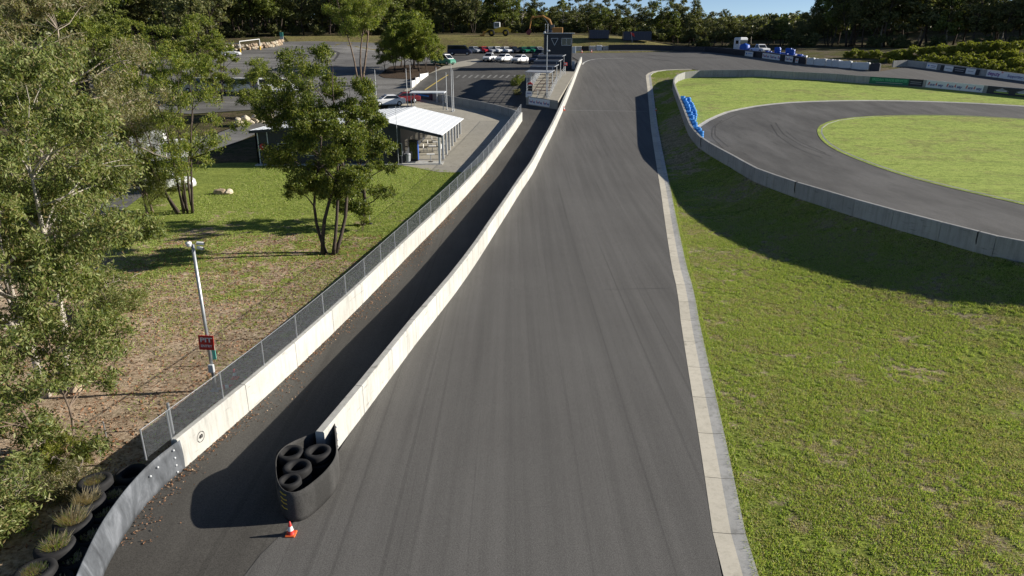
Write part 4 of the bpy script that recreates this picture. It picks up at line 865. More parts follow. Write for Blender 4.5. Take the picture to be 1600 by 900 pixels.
# ================================================================== VEHICLES
def loft(secs, cap=True):
    n = len(secs[0]); V = [p for s in secs for p in s]; fs = [(i*n+k, i*n+(k+1) % n, (i+1)*n+(k+1) % n, (i+1)*n+k) for i in range(len(secs)-1) for k in range(n)]
    if cap: fs += [tuple(range(n-1, -1, -1)), tuple(range((len(secs)-1)*n, len(secs)*n))]
    return MB().add(V, fs)
SPEC = {  # x, half width, bottom, top of body ; cabin (x0 rear base, x1 rear top, x2 front top, x3 front base, roof z, belt z)
 'sedan': ([(-2.25,.72,.42,.86),(-2.15,.84,.26,.95),(-1.3,.88,.22,.98),(0,.89,.22,.95),(1.0,.89,.22,.93),(1.9,.84,.24,.80),(2.2,.72,.32,.62)], (-1.75,-1.05,.25,1.05,1.43,.93), 1.35, -1.32, .32),
 'hatch': ([(-1.95,.74,.42,.9),(-1.88,.84,.26,1.0),(-1.2,.87,.22,1.02),(0,.87,.22,.98),(.9,.87,.22,.95),(1.65,.82,.24,.82),(1.92,.7,.32,.62)], (-1.85,-1.35,.2,.98,1.48,.97), 1.2, -1.22, .31),
 'van': ([(-2.6,.86,.45,1.15),(-2.55,.95,.3,1.2),(0,.97,.26,1.2),(1.4,.97,.26,1.2),(2.1,.94,.28,1.1),(2.5,.85,.34,.8)], (-2.58,-2.5,1.05,1.95,2.0,1.16), 1.6, -1.55, .34),
 'ute': ([(-2.6,.82,.5,.98),(-2.5,.9,.4,1.02),(0,.92,.34,1.02),(1.2,.92,.34,1.02),(2.2,.88,.36,.95),(2.5,.76,.44,.75)], (-.75,-.55,.45,1.15,1.72,1.0), 1.55, -1.55, .38)}
_cars = {}
def car_meshes(kind):
    if kind in _cars: return _cars[kind]
    secs, (a, b, c_, d, zr, zb), wf, wr, R = SPEC[kind]; S = []
    for x, hw, z0, z1 in secs: S.append([(x, -hw*.88, z0), (x, -hw, z0+.14), (x, -hw*.99, z1-.16), (x, -hw*.90, z1), (x, hw*.90, z1), (x, hw*.99, z1-.16), (x, hw, z0+.14), (x, hw*.88, z0)])
    out = {'body': loft(S).mesh('body')}; hw = max(s[1] for s in secs); wb, wt = hw*.91, hw*.74 if kind != 'van' else hw*.84
    ring = lambda z, xs, w_: [(xs[0], -w_, z), (xs[1], -w_, z), (xs[1], w_, z), (xs[0], w_, z)]
    out['cabin'] = loft([ring(zb-.04, (a, d), wb), ring(zr-.05, (b, c_), wt), ring(zr, (b+.12, c_-.12), wt*.88)]).mesh('cabin')
    def lerp(u, z, fr): return u
    def quad(p): return MB().add(p, [(0, 1, 2, 3)]).mesh('pane')
    t0, t1 = .14, .88; X = lambda x0, x1, t: x0+(x1-x0)*t; W = lambda t: X(wb, wt, t); Z = lambda t: X(zb-.04, zr-.05, t); e = .012
    out['windscreen'] = quad([(X(d, c_, t0)+e, -W(t0)*.9, Z(t0)), (X(d, c_, t0)+e, W(t0)*.9, Z(t0)), (X(d, c_, t1)+e, W(t1)*.9, Z(t1)), (X(d, c_, t1)+e, -W(t1)*.9, Z(t1))])
    out['rear_window'] = quad([(X(a, b, t0)-e, -W(t0)*.9, Z(t0)), (X(a, b, t0)-e, W(t0)*.9, Z(t0)), (X(a, b, t1)-e, W(t1)*.9, Z(t1)), (X(a, b, t1)-e, -W(t1)*.9, Z(t1))])
    for s, nm in ((-1, 'side_l'), (1, 'side_r')): out[nm] = quad([(X(a, b, t0)+.18, s*(W(t0)+e), Z(t0)), (X(d, c_, t0)-.18, s*(W(t0)+e), Z(t0)), (X(d, c_, t1)-.12, s*(W(t1)+e), Z(t1)), (X(a, b, t1)+.14, s*(W(t1)+e), Z(t1))])
    out['wheel'] = MB().lathe([(R*.6, -.11), (R*.94, -.11), (R, -.07), (R, .07), (R*.94, .11), (R*.6, .11)], 16, (0, 0, 0), 'Y').mesh('wheel', True); out['rim'] = MB().lathe([(.001, .09), (R*.3, .1), (R*.6, .085), (R*.6, -.085), (R*.3, -.1), (.001, -.09)], 12, (0, 0, 0), 'Y').mesh('rim', True)
    f = secs[-1]; r = secs[0]; out['head'] = MB().cbox(0, 0, 0, .1, .3, .13, .02).mesh('headlight'); out['grille'] = MB().cbox(0, 0, 0, .06, .8, .12, .01).mesh('grille'); out['meta'] = (wf, wr, R, hw, f, r)
    _cars[kind] = out; return out
def vehicle(kind, m, label, x, y, ang, group=None, name=None, s=1.0, xy=None, cat='car'):
    ms = car_meshes(kind); p = P(x, y) if xy is None else Vector((*xy, Hs(*xy))); r = thing(name or {'van': 'van', 'ute': 'utility_truck'}.get(kind, 'parked_car'), label, cat, p+Vector((0, 0, .04)), math.radians(ang), group); r.scale = (s, s, s)
    def part(nm, key, mm, loc=None, par=None):
        me = ms[key].copy(); return obj(nm, me, mm, par or r, loc)
    part('body', 'body', m); part('cabin', 'cabin', m)
    for nm, k in (('windscreen', 'windscreen'), ('rear_window', 'rear_window'), ('side_window', 'side_l'), ('side_window', 'side_r')): part(nm, k, 'glass')
    wf, wr, R, hw, f, b = ms['meta']
    for wx in (wf, wr):
        for sy in (-1, 1): w_ = part('wheel', 'wheel', 'tyre', (wx, sy*(hw-.08), R)); part('rim', 'rim', 'silver', (0, sy*.03, 0), w_)
    for sy in (-1, 1): part('headlight', 'head', 'lamp_glass', (f[0]-.06, sy*f[1]*.72, f[3]-.06)); part('tail_light', 'head', 'tail', (b[0]+.03, sy*b[1]*.72, b[3]-.12))
    part('grille', 'grille', 'black', (f[0]-.0, 0, f[2]+.14))
    return r
gp = 'cars parked in the back row under the embankment'
for i, (x, m, k, lab) in enumerate([(742,'silver','hatch','silver car behind the front of the dark van'), (756,'car_red','hatch','dark red car in the back row of the car park'), (766,'silver','sedan','silver grey car right of the red one in the back row'), (777,'car_white','hatch','white car in the middle of the back row, fourth from the van'), (790.5,'car_white','sedan','white car left of the black one in the back row'), (803,'car_black','hatch','black car in the back row between white and green cars'), (818,'car_green','sedan','green car with light bonnet in the back row'), (831.5,'car_green','hatch','second green car, nearer the tower, in the back row'), (842,'silver','sedan','silver car at the tower end of the back row')]):
    vehicle(k, m, lab, x, 83.4, -58 if i else -50, gp)
vehicle('van', 'navy', 'dark grey blue van parked broadside at the left of the car park', 719, 86.5, -4, None, None, 1.05, None, 'van')
vehicle('ute', 'car_white', 'dark-windowed silver utility at the left of the front row of three', 765, 96, -105, None, None, .92, None, 'ute'); vehicle('sedan', 'car_white', 'white car in the middle of the front row of three', 787, 96.5, -118); vehicle('sedan', 'car_white', 'white car at the right of the front row of three', 812, 98, -118)
vehicle('hatch', 'navy', 'dark blue car beside the shelters, left of the tower', 838, 99.5, -118); vehicle('ute', 'car_black', 'black utility behind the dark blue car beside the tower', 843, 91, -112, None, None, 1.0, None, 'ute')
vehicle('van', 'green', 'green and white van beside the planted bed', 693, 101.5, -35, None, None, .95, None, 'van').children[1].data.materials[0] = M['car_white']
vehicle('sedan', 'car_white', 'white car parked behind the clubhouse roof', 606, 166, 205, None, None, 1.05); vehicle('sedan', 'maroon', 'maroon car parked behind the clubhouse beside a flagpole', 631, 161, 200)
vehicle('van', 'car_white', 'white van behind the round tree at the yard edge', 436, 146, 20, None, None, 1.1, None, 'van'); vehicle('van', 'car_white', 'white van half hidden by gums left of the yard', 372, 146, 170, None, None, 1.1, None, 'van'); vehicle('van', 'off_white', 'pale van leftmost of the vehicles behind the gums', 318, 145, 175, None, None, 1.1, None, 'van'); vehicle('hatch', 'car_white', 'white car on the access road behind the thin gum clump', 268, 297, 25); vehicle('hatch', 'car_white', 'white car at the far edge of the yard below the gate frame', 362, 88, 10)
vehicle('ute', 'car_white', 'white utility parked beyond the black far barrier', 1187, 84, -80, None, None, 1.1, None, 'ute')
# box truck left
p = P(218, 262); r = thing('box_truck', 'large white truck glimpsed between the left trees', 'truck', p, .35)
MB().cbox(0, 0, 2.0, 5.2, 2.3, 2.5, .05).build('cargo_box', 'white', r); MB().cbox(3.5, 0, 1.45, 1.7, 2.1, 1.9, .15).build('cab', 'white', r); MB().box(4.36, 0, 1.85, .02, 1.8, .7).build('windscreen', 'glass', r); MB().box(.6, 0, .62, 7, .9, .22).build('chassis', 'black', r)
for wx in (-1.6, 3.3):
    for sy in (-1, 1): MB().lathe([(.2, -.14), (.46, -.14), (.48, 0), (.46, .14), (.2, .14)], 16, (0, 0, 0), 'Y').build('wheel', 'tyre', r, (wx, sy*.98, .48), True)
# prime mover and tank beyond the barrier
p = P(1160, 82.5); r = thing('white_truck', 'white truck cab beyond the far barrier behind the blue tank', 'truck', p+Vector((0, 2, 0)), -1.2)
MB().cbox(0, 0, 1.9, 2.2, 2.2, 2.6, .2).build('cab', 'car_white', r); MB().box(1.12, 0, 2.2, .03, 1.9, .9).build('windscreen', 'glass', r); MB().cbox(.2, 0, .65, 3.2, 1.4, .4, .05).build('chassis', 'black', r)
for sy in (-1, 1): MB().lathe([(.2, -.14), (.46, -.14), (.48, 0), (.46, .14), (.2, .14)], 16, (0, 0, 0), 'Y').build('wheel', 'tyre', r, (.5, sy*.95, .48), True); MB().box(.2, sy*1.12, 2.2, .9, .02, .7).build('side_window', 'glass', r)
p = P(1167, 85.5); r = thing('water_tank', 'round blue plastic tank beyond the far barrier', 'tank', p+Vector((0, 2, 0))); MB().lathe([(1.0, 0), (1.05, .1), (1.05, 1.7), (.9, 2.0), (.3, 2.2), (.28, 2.28), (.001, 2.28)], 24).build('shell', 'blue', r, None, True)
for zz in (.5, .9, 1.3): MB().lathe([(1.05, zz), (1.09, zz+.05), (1.05, zz+.1)], 24).build('rib', 'blue', r, None, True)
# blue drums
rr = random.Random(3); dm = MB().lathe([(.001, 0), (.28, 0), (.29, .03), (.29, .29), (.305, .31), (.29, .33), (.29, .6), (.305, .62), (.29, .64), (.29, .88), (.27, .9), (.001, .9)], 14).mesh('drum', True); dm.materials.append(M['blue']); dw = dm.copy(); dw.materials.clear(); dw.materials.append(M['white'])
for i in range(44):
    x = 1203+rr.random()*62; lay = 1 if 1215 < x < 1245 and i % 3 == 0 else 0; y = 90+(x-1203)*.125-rr.random()*2.0; p = P(x, y); o = obj('plastic_drum', dw if i in (5, 17, 30) else dm, None, None, p+Vector((0, 2.2, lay*.9))); o.scale = (1.2, 1.2, 1.2)
    tag(o, 'white plastic drum among the blue ones beyond the far barrier' if i in (5, 17, 30) else 'blue plastic drum in the heap beyond the far barrier', 'drum', 'white drums in the blue heap' if i in (5, 17, 30) else 'blue drums heaped beyond the far barrier')
# blue tyre wall inside the infield wall
btm = tyre_mesh(.31, .24); btm.materials.append(M['sky_blue']); seg = IW[(IW[:,1] < P(1070,165).y+2) & (IW[:,1] > P(1118,222).y-1)]
seg = resample(seg, .7); N = normals2(seg)*-1
for i, q in enumerate(seg):
    rows = 2 if i > len(seg)*.5 else 1
    for j in range(rows):
        for k in range(random.choice((4, 4, 5)) if rows == 1 or j == 0 else random.choice((3, 4))):
            c_ = q+N[i]*(.64+j*.66)+np.array([random.uniform(-.05, .05), random.uniform(-.05, .05)]); o = obj('blue_tyre', btm, None, None, (c_[0], c_[1], Hs(*c_)+.14+k*.235)); tag(o, 'blue painted tyre stacked against the inside of the infield wall', 'tyre', 'blue tyre stacks inside the infield wall')
# yellow loader
p = P(778, 56.5); r = thing('wheel_loader', 'yellow wheel loader parked on top of the dry embankment', 'loader', p, .0)
MB().prism([(-1.2, .9), (3.2, .9), (3.4, 1.6), (2.6, 2.1), (.6, 2.2), (-1.0, 1.6)], -.8, .8).build('engine_body', 'yellow', r).rotation_euler = (math.pi/2, 0, 0); MB().cbox(-.2, 0, 2.6, 1.6, 1.5, 1.5, .15).build('cab', 'off_white', r); MB().box(-.2, -.77, 2.7, 1.2, .02, .9).build('cab_window', 'glass', r); MB().box(-1.02, 0, 2.7, .02, 1.2, .9).build('cab_window', 'glass', r)
MB().tube([(-.8, -.5, 1.5), (-2.4, -.5, 1.6), (-3.6, -.5, .6)], .16, 8).build('lift_arm', 'yellow', r); MB().tube([(-.8, .5, 1.5), (-2.4, .5, 1.6), (-3.6, .5, .6)], .16, 8).build('lift_arm', 'yellow', r)
MB().prism([(-4.6, .1), (-3.5, .1), (-3.3, 1.2), (-3.7, 1.2), (-3.9, .5), (-4.6, .3)], -1.3, 1.3).build('bucket', 'digger', r).rotation_euler = (math.pi/2, 0, 0)
for wx in (-1.6, 2.0):
    for sy in (-1, 1): w_ = MB().lathe([(.4, -.28), (.72, -.28), (.8, -.15), (.8, .15), (.72, .28), (.4, .28)], 18, (0, 0, 0), 'Y').build('wheel', 'tyre', r, (wx, sy*.95, .8), True); MB().lathe([(.001, .2), (.4, .18), (.4, -.18), (.001, -.2)], 12, (0, 0, 0), 'Y').build('rim', 'yellow', w_, None, True)
# excavator
p = P(868, 57); r = thing('excavator', 'orange excavator with raised arm behind the tower', 'excavator', p+Vector((0, 2, 0)), 0); r.scale = (.95,)*3
for sy in (-1, 1): MB().prism([(-1.9, .1), (-1.6, 0), (1.6, 0), (1.9, .3), (1.7, .75), (-1.7, .75)], sy*1.0-.28, sy*1.0+.28).build('track', 'black', r).rotation_euler = (math.pi/2, 0, 0)
MB().cbox(.5, 0, 1.6, 3.0, 2.4, 1.4, .12).build('engine_housing', 'digger', r); MB().cbox(-.9, -.6, 2.2, 1.3, 1.0, 1.6, .12).build('cab', 'charcoal', r); MB().box(-.9, -1.11, 2.4, 1.0, .02, .9).build('cab_window', 'glass', r)
MB().tube([(-.6, .2, 1.9), (-1.6, .2, 4.2), (-3.4, .2, 5.2), (-6.3, .2, 4.8)], [.32, .3, .26, .2], 8).build('boom', 'digger', r); MB().tube([(-6.0, .2, 5.3), (-6.5, .2, 4.4), (-6.9, .2, 2.0)], [.2, .2, .14], 8).build('dipper', 'digger', r); MB().tube([(-1.2, .2, 2.4), (-3.0, .2, 4.7)], .09, 8).build('ram', 'steel', r)
MB().prism([(-7.6, .5), (-6.9, .3), (-6.4, 1.2), (-6.7, 2.0), (-7.1, 1.9), (-7.9, 1.2)], -.6, .6).build('bucket', 'maroon', r, (0, .2, 0)).rotation_euler = (math.pi/2, 0, 0)
# ================================================================== CLUBHOUSE
A_ = P(687, 257); B_ = P(395, 262); D_ = P(719, 210); gz = A_.z+.06
x1, xr, x0 = A_.x, A_.x-5.2, B_.x; y0 = A_.y; y1 = D_.y+.3; sx = (D_.x-A_.x)/(D_.y-A_.y)
ch = thing('clubhouse', 'low charcoal clubhouse with pale metal roof and open verandah of posts', 'building', (x1, y0, gz)); cb = Vector((x1, y0, gz))
def q_(x, y, z): return (x+sx*(y-y0)-cb.x, y-cb.y, z)
ER, RD, EL = 2.75, 3.95, 3.1; xin = x1-3.7
MB().add([q_(x0, y0-.6, -.9), q_(x1+.3, y0-.3, -.9), q_(x1+.3, y1, -.9), q_(x0, y1, -.9), q_(x0, y0-.6, -.012), q_(x1+.3, y0-.3, .0), q_(x1+.3, y1, .6), q_(x0, y1, .6)], [(0,1,2,3), (4,7,6,5), (0,4,5,1), (1,5,6,2), (2,6,7,3), (3,7,4,0)]).build('floor_slab', 'wall', ch)
zr_ = lambda x: ER+(RD-ER)*(x1-x)/(x1-xr) if x > xr else EL+(RD-EL)*(x-x0)/(xr-x0)
def wallp(name, xa, ya, xb, yb, m, zb=-.9, t=.12):
    mb = MB(); pts = []
    for x, y in ((xa, ya), (xb, yb)): pts += [(x, y)]
    dx, dy = (t, 0) if xa == xb else (0, t); xs = [xa, xb] if not (xa < xr < xb) else [xa, xr, xb]; V = []
    for x in xs:
        yy = ya+(yb-ya)*((x-xa)/(xb-xa) if xb != xa else 0); V += [(x, yy, zb), (x, yy, zr_(x)-.08)]
    if xa == xb: V = [(xa, ya, zb), (xa, ya, zr_(xa)-.08), (xb, yb, zb), (xb, yb, zr_(xb)-.08)]
    nV = len(V)//2; vv = [q_(*v) for v in V]+[q_(v[0]+dx, v[1]+dy, v[2]) for v in V]; k = len(V); fs = []
    for i in range(nV-1): a = i*2; fs += [(a, a+2, a+3, a+1), (k+a, k+a+1, k+a+3, k+a+2), (a+1, a+3, k+a+3, k+a+1), (a, k+a, k+a+2, a+2)]
    fs += [(0, 1, k+1, k), (k-2, 2*k-2, 2*k-1, k-1)]; return mb.add(vv, fs).build(name, m, ch)
fw = wallp('front_wall', x0+.1, y0, xin, y0, 'charcoal'); iw = wallp('inner_wall', xin, y0+.0, xin, y1, 'charcoal'); wallp('side_wall', x0+.1, y0, x0+.1, y1, 'charcoal'); wallp('rear_wall', x0+.1, y1-.12, xin, y1-.12, 'charcoal')
def roofp(name, xa, xb, m):
    V = []; n = 10
    for x in (xa, xb):
        for y in (y0-.35, y1+.4): V += [q_(x, y, zr_(x)), q_(x, y, zr_(x)+.07)]
    MB().add(V, [(1,3,7,5), (0,4,6,2), (0,1,5,4), (2,6,7,3), (0,2,3,1), (4,5,7,6)]).build(name, m, ch)
    k = int(abs(xb-xa)/.62)
    for i in range(k+1):
        x = xa+(xb-xa)*(i+.3)/(k+1); a, b = Vector(q_(x, y0-.34, zr_(x)+.078)), Vector(q_(x, y1+.39, zr_(x)+.078)); MB().tube([a, b], .012, 4).build('roof_rib', m, ch)
zsave = zr_
roofp('roof', xr+.001, x1+.35, 'roof'); roofp('roof', x0-.3, xr-.001, 'roof')
MB().add([q_(xr-.2, y0-.36, RD+.075), q_(xr+.2, y0-.36, RD+.075), q_(xr, y0-.36, RD+.13), q_(xr-.2, y1+.4, RD+.075), q_(xr+.2, y1+.4, RD+.075), q_(xr, y1+.4, RD+.13)], [(0,2,5,3), (1,4,5,2), (0,1,2), (3,5,4), (0,3,4,1)]).build('ridge_cap', 'roof', ch)
for xa, xb in ((x0-.3, xr), (xr, x1+.35)): MB().add([q_(xa, y0-.38, zr_(xa)-.2), q_(xb, y0-.38, zr_(xb)-.2), q_(xb, y0-.38, zr_(xb)+.06), q_(xa, y0-.38, zr_(xa)+.06), q_(xa, y0-.35, zr_(xa)-.2), q_(xb, y0-.35, zr_(xb)-.2), q_(xb, y0-.35, zr_(xb)+.06), q_(xa, y0-.35, zr_(xa)+.06)], [(0,1,2,3), (4,7,6,5), (0,4,5,1), (3,2,6,7)]).build('fascia', 'charcoal', ch)
for i, (px_, py_) in enumerate([(688,258),(692,249),(697,242),(701,235.5),(706,229),(710,223),(714,216.7),(719,210)]):
    yy = y0+.1+(y1-y0-.4)*i/7; v = q_(x1, yy, 0); MB().cbox(v[0], v[1], (ER+.25)/2-.15, .2, .2, ER+.1, .015).build('verandah_post', 'off_white', ch)
MB().add([q_(xin-.02, y0-.012, .0), q_(xin-1.1, y0-.012, .0), q_(xin-1.1, y0-.012, 2.1), q_(xin-.02, y0-.012, 2.1), q_(xin-.02, y0-.04, .0), q_(xin-1.1, y0-.04, .0), q_(xin-1.1, y0-.04, 2.1), q_(xin-.02, y0-.04, 2.1)], [(0,1,2,3), (4,7,6,5), (3,2,6,7)]).build('door', 'black', ch)
for k in range(5):
    yy = y0+1.6+k*2.5; MB().add([q_(xin+.135, yy, .9), q_(xin+.135, yy+1.3, .9), q_(xin+.135, yy+1.3, 2.0), q_(xin+.135, yy, 2.0)], [(0,1,2,3)]).build('window', 'glass', ch)
for k in range(5):
    xx = x0+2.2+k*2.6; w_ = MB().add([q_(xx, y0-.012, .8), q_(xx+1.2, y0-.012, .8), q_(xx+1.2, y0-.012, 1.9), q_(xx, y0-.012, 1.9)], [(0,1,2,3)]).build('window', 'glass', ch)
    for a, b, c_, d in ((xx-.04, xx, .76, 1.94), (xx+1.2, xx+1.24, .76, 1.94), (xx, xx+1.2, 1.9, 1.94), (xx, xx+1.2, .76, .8)): v0 = q_(a, y0-.02, c_); v1 = q_(b, y0-.02, d); MB().box((v0[0]+v1[0])/2, v0[1], (c_+d)/2, b-a, .04, d-c_).build('frame', 'off_white', w_)
v = q_(xin-.1, y0-.42, 0); an = MB(); an.tube([(v[0], v[1], -.6), (v[0], v[1], ER+2.6)], .022, 6); an.build('aerial_mast', 'steel', ch)
MB().tube([(v[0]-.05, v[1], ER+2.45), (v[0]+.45, v[1]+.1, ER+2.6)], .012, 5).build('aerial_boom', 'steel', ch)
for k in range(5): MB().tube([(v[0]+.02+k*.09, v[1]-.22, ER+2.47+k*.03), (v[0]+.02+k*.09, v[1]+.25, ER+2.47+k*.03)], .008, 4).build('aerial_rod', 'steel', ch)
v = q_(x0+.75, y0-.05, 1.6); hr = MB().lathe([(.001, -.12), (.09, -.12), (.1, -.08), (.30, -.08), (.32, 0), (.30, .02)], 20, (0, 0, 0), 'Y').build('hose_reel', 'red', ch, v, True); MB().lathe([(.001, -.13), (.07, -.13), (.07, -.1)], 14, (0, 0, 0), 'Y').build('hub', 'white', hr)
for xx in (x0+.35, x0+1.25): v = q_(xx, y0-.05, 0); MB().tube([(v[0], v[1], -.4), (v[0], v[1], EL-.1)], .05, 8).build('downpipe', 'off_white', ch)
# verandah furniture
def table(x, y, lab):
    r = thing('cafe_table', lab, 'table', (x+sx*(y-y0), y, gz+.02+.6*(y-y0)/(y1-y0)), .1); MB().cbox(0, 0, .73, .75, .75, .04, .01).build('table_top', 'white', r)
    MB().tube([(0, 0, 0), (0, 0, .72)], .035, 8).build('leg', 'steel', r); MB().lathe([(.24, 0), (.24, .02), (.04, .05)], 14).build('base', 'black', r)
def chair(x, y, rz, lab):
    r = thing('cafe_chair', lab, 'chair', (x+sx*(y-y0), y, gz+.02+.6*(y-y0)/(y1-y0)), rz, 'white chairs under the verandah'); MB().cbox(0, 0, .45, .42, .42, .04, .01).build('seat', 'white', r); MB().cbox(-.2, 0, .7, .03, .4, .4, .01).build('backrest', 'white', r)
    for a in (-1, 1):
        for b in (-1, 1): MB().tube([(a*.18, b*.18, 0), (a*.17, b*.17, .44)], .014, 5).build('leg', 'steel', r)
table(x1-1.0, y0+.9, 'white cafe table nearest the front corner of the verandah')
for k, yy in enumerate((5.2, 7.6, 10)): table(x1-1.6, y0+yy, ['second', 'third', 'fourth'][k]+' white table along the verandah, counted from the front'); chair(x1-2.3, y0+yy, 0, 'white chair on the wall side of a verandah table'); chair(x1-.9, y0+yy+.1, 3.1, 'white chair on the post side of a verandah table')
r = thing('drinks_fridge', 'tall black drinks fridge with blue edge on the verandah', 'fridge', (xin+1.1, y0+1.5, gz+.06)); MB().cbox(0, 0, 1.0, .8, .7, 2.0, .03).build('body', 'black', r); MB().box(.42, -.02, 1.0, .03, .6, 1.8).build('side_panel', 'blue', r); MB().box(0, -.36, 1.05, .68, .015, 1.6).build('glass_door', 'glass', r)
for k, (dx_, lab) in enumerate(((.35, 'grey bin beside the verandah fridge'), (-.1, 'tall dark bin at the verandah corner'))): r = thing('waste_bin', lab, 'bin', (xin+.3+dx_, y0+.55, gz+.02)); MB().lathe([(.001, 0), (.2, 0), (.25, .75+.25*(1-k)*-1+.2), (.27, .78), (.001, .8)], 14).build('body', ['galv', 'charcoal'][k], r); MB().lathe([(.28, .8), (.2, .9), (.001, .92)], 14).build('lid', ['galv', 'black'][k], r)
# small awning behind
p = P(668, 172); r = thing('awning', 'small flat pale roofed awning behind the clubhouse', 'awning', p); MB().cbox(0, 1.5, 2.2, 4.6, 3.4, .1, .02).build('roof', 'roof', r)
for a in (-2.1, 2.1):
    for b in (.0, 3.0): MB().tube([(a, b, 0), (a, b, 2.16)], .05, 8).build('post', 'steel', r)
# sponsor banner at the end of the curved wall
board('blue printed banner at the left end of the curved grey wall', 641.5, 152.2, 676, 157.6, 1.0, 'navy', [('#', .1, .5, .45, 'sky_blue', .2, .01, .5)], extra=lambda r, L, h: MB().prism([(-L*.47, .02), (-L*.2, .02), (-L*.28, h-.02), (-L*.47, h-.02)], 0, .012).build('pale_field', 'off_white', r, (0, -.014, 0)).__setattr__('rotation_euler', (math.pi/2, 0, 0)), off=.05)
# flagpoles
for x, yb_, h, lab in ((637,166,4.8,'leftmost bare flagpole behind the clubhouse, by the maroon car'), (642.5,146,4.0,'short white pole beside the white fence panels'), (683,160,4.6,'flagpole rising above the awning'), (698.5,172,4.7,'short flagpole left of the paired flagpoles'), (706.5,175,5.8,'left one of the paired flagpoles on the apron'), (709,174,5.2,'right one of the paired flagpoles on the apron'), (588.5,160,4.3,'white pole right of the four-stemmed gum')):
    p = P(x, yb_); r = thing('flagpole', lab, 'pole', p); MB().tube([(0, 0, 0), (0, 0, h)], [.055, .035], 8).build('shaft', 'off_white', r); MB().lathe([(.14, 0), (.14, .08), (.06, .12)], 12).build('base', 'galv', r); MB().lathe([(.001, h+.1), (.05, h+.05), (.001, h)], 8).build('finial', 'off_white', r)
# white fence panels and bed
for i, (xa, ya, xb, yb_) in enumerate(((643.5,138,649,133.5), (649.5,133,655.5,128), (656.5,127,669,118))):
    a, b = P(xa, ya), P(xb, yb_); d = b-a; r = thing('fence_panel', ['first', 'second', 'third and longest'][i]+' white fence panel beside the planted bed, counted from the clubhouse', 'fence', a, math.atan2(d.y, d.x)); L = math.hypot(d.x, d.y)
    MB().box(L/2, 0, .6, L-.1, .06, 1.0).build('board', 'white', r); MB().box(0, 0, .6, .1, .1, 1.3).build('post', 'galv', r); MB().box(L, 0, .6, .1, .1, 1.3).build('post', 'galv', r)
drape('garden_bed', PX([(592,118),(610,104),(668,100),(690,106),(668,117),(655,126),(640,124),(600,122)]), 1.0, .06, 'dark_soil')
# gate frame in the yard
p, q2 = P(376, 82), P(407, 78); r = thing('height_bar', 'white height barrier frame with yellow feet by the rock bank', 'barrier', p); d = q2-p
for v in (Vector(), d): MB().tube([v, v+Vector((0, 0, 2.3))], .09, 8).build('post', 'white', r); MB().tube([v+Vector((0, -.05, 0)), v+Vector((0, -.05, .8))], .16, 8).build('foot', 'yellow', r)
MB().tube([Vector((0, 0, 2.3)), d+Vector((0, 0, 2.3))], .09, 8).build('crossbar', 'white', r); MB().tube([Vector((0, 0, 1.9)), Vector((-4.5, .4, 1.9))], .09, 8).build('side_bar', 'white', r)
p = P(441, 67); r = thing('notice_sign', 'aqua and white upright sign at the far edge of the yard', 'sign', p); MB().box(0, 0, .7, .8, .1, 1.4).build('lower_panel', 'white', r); MB().box(0, 0, 1.9, .8, .1, 1.0).build('upper_panel', 'aqua', r)
# ================================================================== VIEWING PLATFORM, SHELTERS, TOWER
DZ = 1.15
fl_, fr_, br_, bl_ = P(822, 150, DZ), P(872, 157.5, DZ), P(899, 112, DZ), P(848, 110, DZ)
pf = thing('viewing_platform', 'raised concrete viewing platform between the pit lane and the track', 'platform', (fl_.x, fl_.y, fl_.z-DZ)); pb = pf.location.copy()
def bil(u, v): return fl_*(1-u)*(1-v)+fr_*u*(1-v)+br_*u*v+bl_*(1-u)*v
V = []; nu, nv = 2, 8
for v in range(nv+1):
    for u in range(nu+1): t = bil(u/nu, v/nv)-pb; V += [t, t-Vector((0, 0, DZ+.4))]
ix = lambda v, u, o: (v*(nu+1)+u)*2+o; fs = []
for v in range(nv):
    for u in range(nu): fs.append((ix(v,u,0), ix(v,u+1,0), ix(v+1,u+1,0), ix(v+1,u,0)))
    fs += [(ix(v,0,0), ix(v+1,0,0), ix(v+1,0,1), ix(v,0,1)), (ix(v,nu,0), ix(v,nu,1), ix(v+1,nu,1), ix(v+1,nu,0))]
for u in range(nu): fs += [(ix(0,u,0), ix(0,u,1), ix(0,u+1,1), ix(0,u+1,0)), (ix(nv,u,0), ix(nv,u+1,0), ix(nv,u+1,1), ix(nv,u,1))]
MB().add(V, fs).build('deck', 'apron', pf)
def rail(name, lab, pts, h, par=None, step=1.3):
    p0 = pts[0]; r = thing(name, lab, 'railing', p0)
    for a, b in zip(pts, pts[1:]):
        n = max(1, int((b-a).length/step))
        for i in range(n+1): v = a+(b-a)*i/n-p0; MB().tube([v, v+Vector((0, 0, h))], .025, 6).build('post', 'steel', r)
        for hh in (h, h*.66, h*.33): MB().tube([a-p0+Vector((0, 0, hh)), b-p0+Vector((0, 0, hh))], .02, 6).build('rail', 'steel', r)
rail('railing', 'grey railing along the ramp side of the viewing platform', [bil(.72, .03), bil(.66, .5), bil(.72, .93)], 1.05); rail('railing', 'railing along the car park side of the viewing platform', [bil(.01, .02), bil(.01, .92)], 1.05); rail('railing', 'low railing across the front of the viewing platform', [bil(.02, .015), bil(.70, .015)], 1.0, None, 1.6)
MB().box(0, 0, 0, .01, .01, .01)
